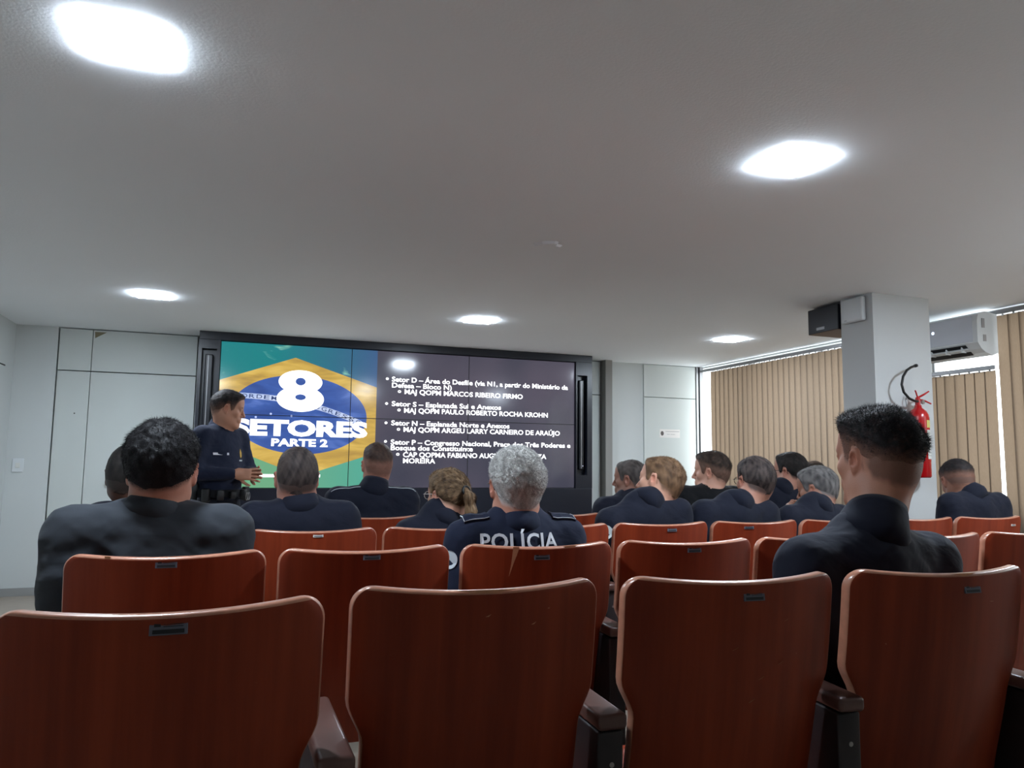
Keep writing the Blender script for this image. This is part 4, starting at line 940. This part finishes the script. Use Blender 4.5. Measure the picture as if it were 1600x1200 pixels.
# man in the grey suit, second row
suit = seated('suit', 2, -.225, -.209, 1.307, 'person in a charcoal grey suit jacket with thick black hair, seen from behind', H((15, 14, 16), .018, .0055, len=.014, n=7000, up=.7, rough=.003, nf=120, nape=-.050, col2=(30, 28, 30), z0=.0, zr=.09), (178, 126, 106), yaw=-4, sc=1.14, near=1, sw=.212, bulk=1.12, cloth=GREYS, tcloth=SUITT, collar_h=.024, nbz=.018, sz=.972)
bald = seated('darkL', 3, -.28, -.400, 1.265, 'person with shaved dark hair and dark skin half hidden behind the grey suit man', H((22, 20, 20), .003, .002, n=1500, len=.003, col2=(40, 36, 34)), DARK, yaw=-4, lx=-.05, sw=.17)
buzz = seated('buzz', 3, .27, .252, 1.264, 'person with closely buzzed dark hair in a navy shirt, seated below the flag slide', H((40, 34, 34), .005, .003, n=5000, len=.004, up=1.2, col2=(76, 66, 62)), (160, 112, 96), yaw=2, sc=1.08, sw=.19)
p5 = seated('p5', 4, .73, .751, 1.325, 'person with short brown hair and high navy collar in front of the screen middle', H((52, 40, 36), .009, .0025, fade=.45, n=2500, len=.005, col2=(78, 60, 52)), (176, 124, 106), yaw=8, sc=1.0, sw=.195, collar_h=.058, sz=1.005)
wom = seated('woman', 3, .90, .937, 1.178, 'person with brown-blond hair in a ponytail and glasses, seated beside the grey-haired man', H((66, 50, 38), .010, .008, len=.03, n=5000, pull=1, w=.0008, col2=(150, 122, 92), nape=-.050, front=.072, z0=0, zr=.02,
        pony=[(0, -.122, .028), (.003, -.150, .0), (.006, -.158, -.06), (.006, -.148, -.12), (.004, -.140, -.175)]), (190, 142, 120), yaw=26, sc=1.0, sw=.155, bulk=.9, hy=-.02, glasses=dict(thick=.002, mtl=mat('pale_glasses_frame', (190, 186, 180), .3)), sz=.885, collar_h=.03)
pol = seated('police', 2, .935, .938, 1.247, 'person with short thick grey hair in a navy shirt lettered POLÍCIA on the back', H((160, 157, 154), .012, .006, len=.010, n=16000, up=.8, w=.0007, rough=.002, nf=150, col2=(226, 224, 220), z0=.0, zr=.06, nape=-.068), (176, 124, 104), yaw=-2, sc=1.08, near=1, sw=.19, cloth=NAVY2, collar_h=.034, sz=.925, glasses=dict(thick=.0014))
p8 = seated('p8', 4, 2.36, 2.375, 1.247, 'person with cropped hair and moustache in profile at the left of the tilted-head man', H((58, 52, 50), .005, .003, n=2500, len=.004, col2=(96, 88, 84), up=1.), (150, 108, 92), yaw=42, sc=1.02, beard=.25)
p9 = seated('p9', 3, 1.955, 2.068, 1.251, 'person with light brown hair and tilted head, round white patch on the navy sleeve', H((84, 64, 48), .010, .004, len=.010, n=7000, up=.7, col2=(140, 108, 80), rough=.002), (206, 156, 132), yaw=34, pit=6, rol=16, sc=1.08, sw=.20, hy=-.03, sz=.965, dl=.045, dr=-.0, lx=.0)
p10 = seated('p10', 4, 2.95, 2.984, 1.314, 'person in black looking left with dark brown hair, before the edge of the long blind', H((40, 32, 28), .014, .006, len=.009, n=3500, col2=(66, 54, 46), fade=.2), (204, 154, 132), yaw=42, sc=1.08, sw=.20, cloth=BLACKC, collar=0)
p11 = seated('p11', 3, 2.50, 2.667, 1.259, 'balding person with glasses and dark thinning hair seen from behind, navy shirt', H((32, 28, 28), .007, .005, len=.007, n=5000, bald=1, col2=(92, 80, 76), z0=.0, zr=.05), (176, 126, 106), yaw=-4, sc=1.08, sw=.20, glasses=dict(thick=.0016), hy=-.03)
p12 = seated('p12', 4, 3.50, 3.631, 1.316, 'person with dark hair, short beard and black glasses looking left near the blind', H((24, 21, 20), .012, .006, len=.008, n=3000, col2=(44, 38, 36)), (180, 130, 110), yaw=24, sc=1.05, glasses=dict(thick=.0024), beard=.45, sw=.2)
p13 = seated('p13', 5, 4.42, 4.621, 1.264, 'person with sunglasses pushed up on the hair, only the forehead showing', H((60, 46, 36), .008, .006, len=.01, n=800, front=.066), (206, 160, 136), yaw=95, sc=1.0, glasses=dict(up=True, thick=.0026), sw=.16, bulk=.9)
z14 = 1.208
p14 = seated('p14', 3, 3.035, 3.114, z14, 'person with short grey-black hair resting the chin on one hand, facing left', H((66, 64, 64), .010, .005, len=.008, n=5000, col2=(128, 124, 122), up=.8), (160, 114, 94), yaw=28, pit=-10, sc=1.03, sw=.185, hy=.0, showhand=1, sz=.92,
        arms=(((-.235, .16, .68), (-.02, .155, z14 - .315)), ((.25, -.0, .66), (.11, .27, .645))),
        hands=(dict(d=(.12, -.25, 1), n=(-.75, .6, .2), side=-1, curl=55), dict(d=(-.45, .85, -.12), n=(0, 0, 1), side=-1, curl=22)))
big = seated('p15', 1, 1.65, 1.732, 1.343, 'large person nearest on the right with dark faded haircut and navy shirt, head turned left', H((13, 11, 12), .015, .0018, quiff=.5, len=.014, n=9000, up=.5, comb=(0, -.3, .0), rough=.0025, nf=90, fade=.36, z0=.030, zr=.062, zs=.35, col2=(30, 26, 28), nape=-.070, front=.088), (172, 122, 100), yaw=3, sc=1.12, near=1, sw=.226, bulk=1.08, collar_h=.074, nbz=.030, sz=.910, hy=-.03, neck=1.12, jaw=1.08)
p16 = seated('p16', 3, 4.24, 4.224, 1.258, 'person with bowed head and dark faded haircut in navy at the right edge', H((22, 20, 22), .012, .002, len=.008, n=4000, fade=.6, z0=.035, zr=.055, col2=(40, 36, 36)), (150, 106, 88), yaw=-22, pit=-26, sc=1.05, sw=.20, hy=.02, collar_h=.05, sz=.985)
# presenter
pr = person(dict(xy=(-.10, 5.70), rz=-130, stand=1, showhand=1, head=(0, .045, 1.568), hr=(36, -10, 0), scale=1.02, label='person standing beside the video wall in navy uniform with clasped hands', skin=(186, 136, 112),
    hair=H((24, 21, 22), .014, .0035, fade=.22, len=.009, n=3500, z0=.0, zr=.08, col2=(44, 38, 38)), sz=1.375, sy=-.01, sw=.185, collar_h=.042, nbz=.015, gap=.55, cloth=NAVY2, seed=5, tcloth=NAVYT,
    arms=(((-.27, .03, 1.13), (-.095, .17, 1.115)), ((.275, -.0, 1.12), (.055, .185, 1.12))),
    hands=(dict(d=(.20, .95, .12), n=(-1, .1, 0), side=-1, curl=16, spread=2.2), dict(d=(-.60, .78, -.05), n=(.766, .643, 0), side=1, curl=14, spread=2.4))))
# ---- uniform details
def det(P_, name, X, Z, F, mt, org, d, **k): return decal(P_[1], name, X, Z, F, mt, org, d, **k)
X_, Z_, F_ = fitted_text('POLÍCIA', -.138, .138, 0, .050, .022, 1.05)
det(pol, 'back_lettering', X_, Z_, F_, LETTER, (-.022, -1, .900), (0, 1, 0), off=.009)
a = math.radians
def sleeve(P_, z=-.09, ang=-60, side=-1): SLp = P_[5] if side < 0 else P_[6]; d = Vector((math.cos(a(ang)) * (1 if side < 0 else -1), -math.sin(a(ang)), 0)); return tuple(Vector(SLp) + Vector((0, 0, z)) - d * .5), tuple(d)
o_, d_ = sleeve(p9, -.045, -52); Xd, Zd, Fd = disc(.034); pt = det(p9, 'round_patch', Xd, Zd, Fd, mat('patch_white', (205, 215, 214), .7), o_, d_)
Xd, Zd, Fd = disc(.013, 5); det(p9, 'patch_emblem', Xd, Zd, Fd, mat('patch_orange', (200, 120, 30), .7), o_, d_, off=.0042)
o_, d_ = sleeve(pol, -.060, -35); Xd, Zd, Fd = disc(.03); det(pol, 'round_patch', Xd, Zd, Fd, mat('patch_pale', (190, 198, 204), .7), o_, d_)
o_, d_ = sleeve(big, -.115, -40); n = 20; A_ = np.linspace(0, 2 * PI, n, endpoint=False)
det(big, 'sleeve_ring', list(.011 * np.cos(A_)) + list(.006 * np.cos(A_)), list(.013 * np.sin(A_)) + list(.007 * np.sin(A_)), [[i, (i + 1) % n, n + (i + 1) % n, n + i] for i in range(n)], LETTER, o_, d_)
det(big, 'sleeve_stripe', [-.012, -.006, .004, -.004], [-.040, -.046, -.022, -.018], [[0, 1, 2, 3]], LETTER, o_, d_)
# epaulette on the grey-haired man
def epaulette(P_, s, mt):
    sh = P_[1]; Sx = Vector(P_[5] if s < 0 else P_[6]); V = []
    for i in range(6):
        for j in range(3):
            x = Sx.x * (.62 + .46 * i / 5); y = Sx.y - .02 + .05 * (j / 2 - .5); p, n_ = cast(sh, (x, y, 2.), (0, 0, -1)); V += [p + Vector((0, 0, .010))]
    for v in list(V): V.append(v - Vector((0, 0, .009)))
    F = [(i * 3 + j, i * 3 + j + 1, i * 3 + j + 4, i * 3 + j + 3) for i in range(5) for j in range(2)]; F += [tuple(q + 18 for q in f[::-1]) for f in F]
    rim = [0, 3, 6, 9, 12, 15, 16, 17, 14, 11, 8, 5, 2, 1]; F += [(rim[k], rim[(k + 1) % 14], rim[(k + 1) % 14] + 18, rim[k] + 18) for k in range(14)]
    o = mesh('epaulette', V, F, mt, sh, False); b = MB(); b.tube([V[k] for k in rim[:8]], .0016, 6); b.build('edging', SILVER, o); return o
epaulette(pol, -1, NAVY2); epaulette(pol, 1, NAVY2)
for s in (-1, 1):
    pts = []
    for q in np.linspace(0, 1, 12):
        x = s * (.075 + .16 * q); p, n_ = cast(p5[1], (x, -.115 + .0 * q, 2.), (0, 0, -1)); pts.append(p + Vector((0, 0, .001)))
    MB().tube(pts, .0022, 6).build('piping', SILVER, p5[1], True)
# presenter: badge, name tape, sleeve emblem, duty belt
def frontd(P_, x, z): return (x, 1., z), (0, -1, 0)
def tdet(name, x, z, X, Z, F, mt, off=.003): return decal(pr[1], name, [-q for q in X], Z, F, mt, (x, 1., z), (0, -1, 0), off=off)
tdet('name_tape', .10, 1.255, [-.055, .055, .055, -.055], [-.008, -.008, .008, .008], [[0, 1, 2, 3]], LETTER)
b_ = tdet('badge', -.09, 1.255, [0, .018, .016, 0, -.016, -.018], [.04, .012, -.014, -.028, -.014, .012], [[0, 1, 2, 3, 4, 5]], GOLD)
tdet('badge_tape', -.09, 1.21, [-.028, .028, .028, -.028], [-.005, -.005, .005, .005], [[0, 1, 2, 3]], SILVER)
o_, d_ = sleeve(pr, -.085, 20, 1); X_, Z_, F_ = fitted_text('PM', -.02, .02, -.012, .024, .01); decal(pr[1], 'sleeve_emblem', X_, Z_, F_, LETTER, o_, d_)
bt = MB(); n = 40
for k_, (ra, rb) in enumerate(((.178, .138),)):
    V = []
    for i in range(n):
        c = 2 * PI * i / n
        for rr, zz in ((0, -.025), (.010, -.025), (.010, .025), (0, .025)): V.append(((ra + rr) * math.cos(c), (rb + rr) * math.sin(c), .985 + zz))
    bt.add(V, [(i * 4 + j, ((i + 1) % n) * 4 + j, ((i + 1) % n) * 4 + (j + 1) % 4, i * 4 + (j + 1) % 4) for i in range(n) for j in range(4)])
belt = bt.build('duty_belt', BLACKC, pr[0])
for an, w_, h_ in ((20, .05, .09), (50, .045, .07), (75, .04, .05), (110, .045, .07), (150, .055, .10), (-20, .06, .16)):
    c = a(an); M4 = Matrix.Translation((.200 * math.cos(c), .160 * math.sin(c), .975)) @ Matrix.Rotation(c - PI / 2, 4, 'Z')
    MB().box(-w_ / 2, -.018, -h_ / 2, w_ / 2, .022, h_ / 2, M4=M4, bev=.008).build('pouch', M['black2'], belt, 'auto')
cf_ = MB()
for dx in (-.022, .022):
    c = a(112); M4 = Matrix.Translation((.226 * math.cos(c), .186 * math.sin(c), .962)) @ Matrix.Rotation(c - PI / 2, 4, 'Z')
    cf_.tube([M4 @ Vector((dx + .022 * math.cos(q), .004, .026 * math.sin(q))) for q in np.linspace(0, 2 * PI, 17)], .0028, 6, cap=False)
cf_.build('handcuffs', M['chrome'], belt, True)
# glasses-free wrist: armband on nobody; ear studs for the woman
MB().lathe([(0, 0), (.004, 0), (.004, .004), (0, .004)], n=8).build('earring', SILVER, wom[0]).matrix_local = Matrix.Translation(Vector(wom[2] @ np.array((-.088, .0, -.030)) * 1.0 + wom[3]))
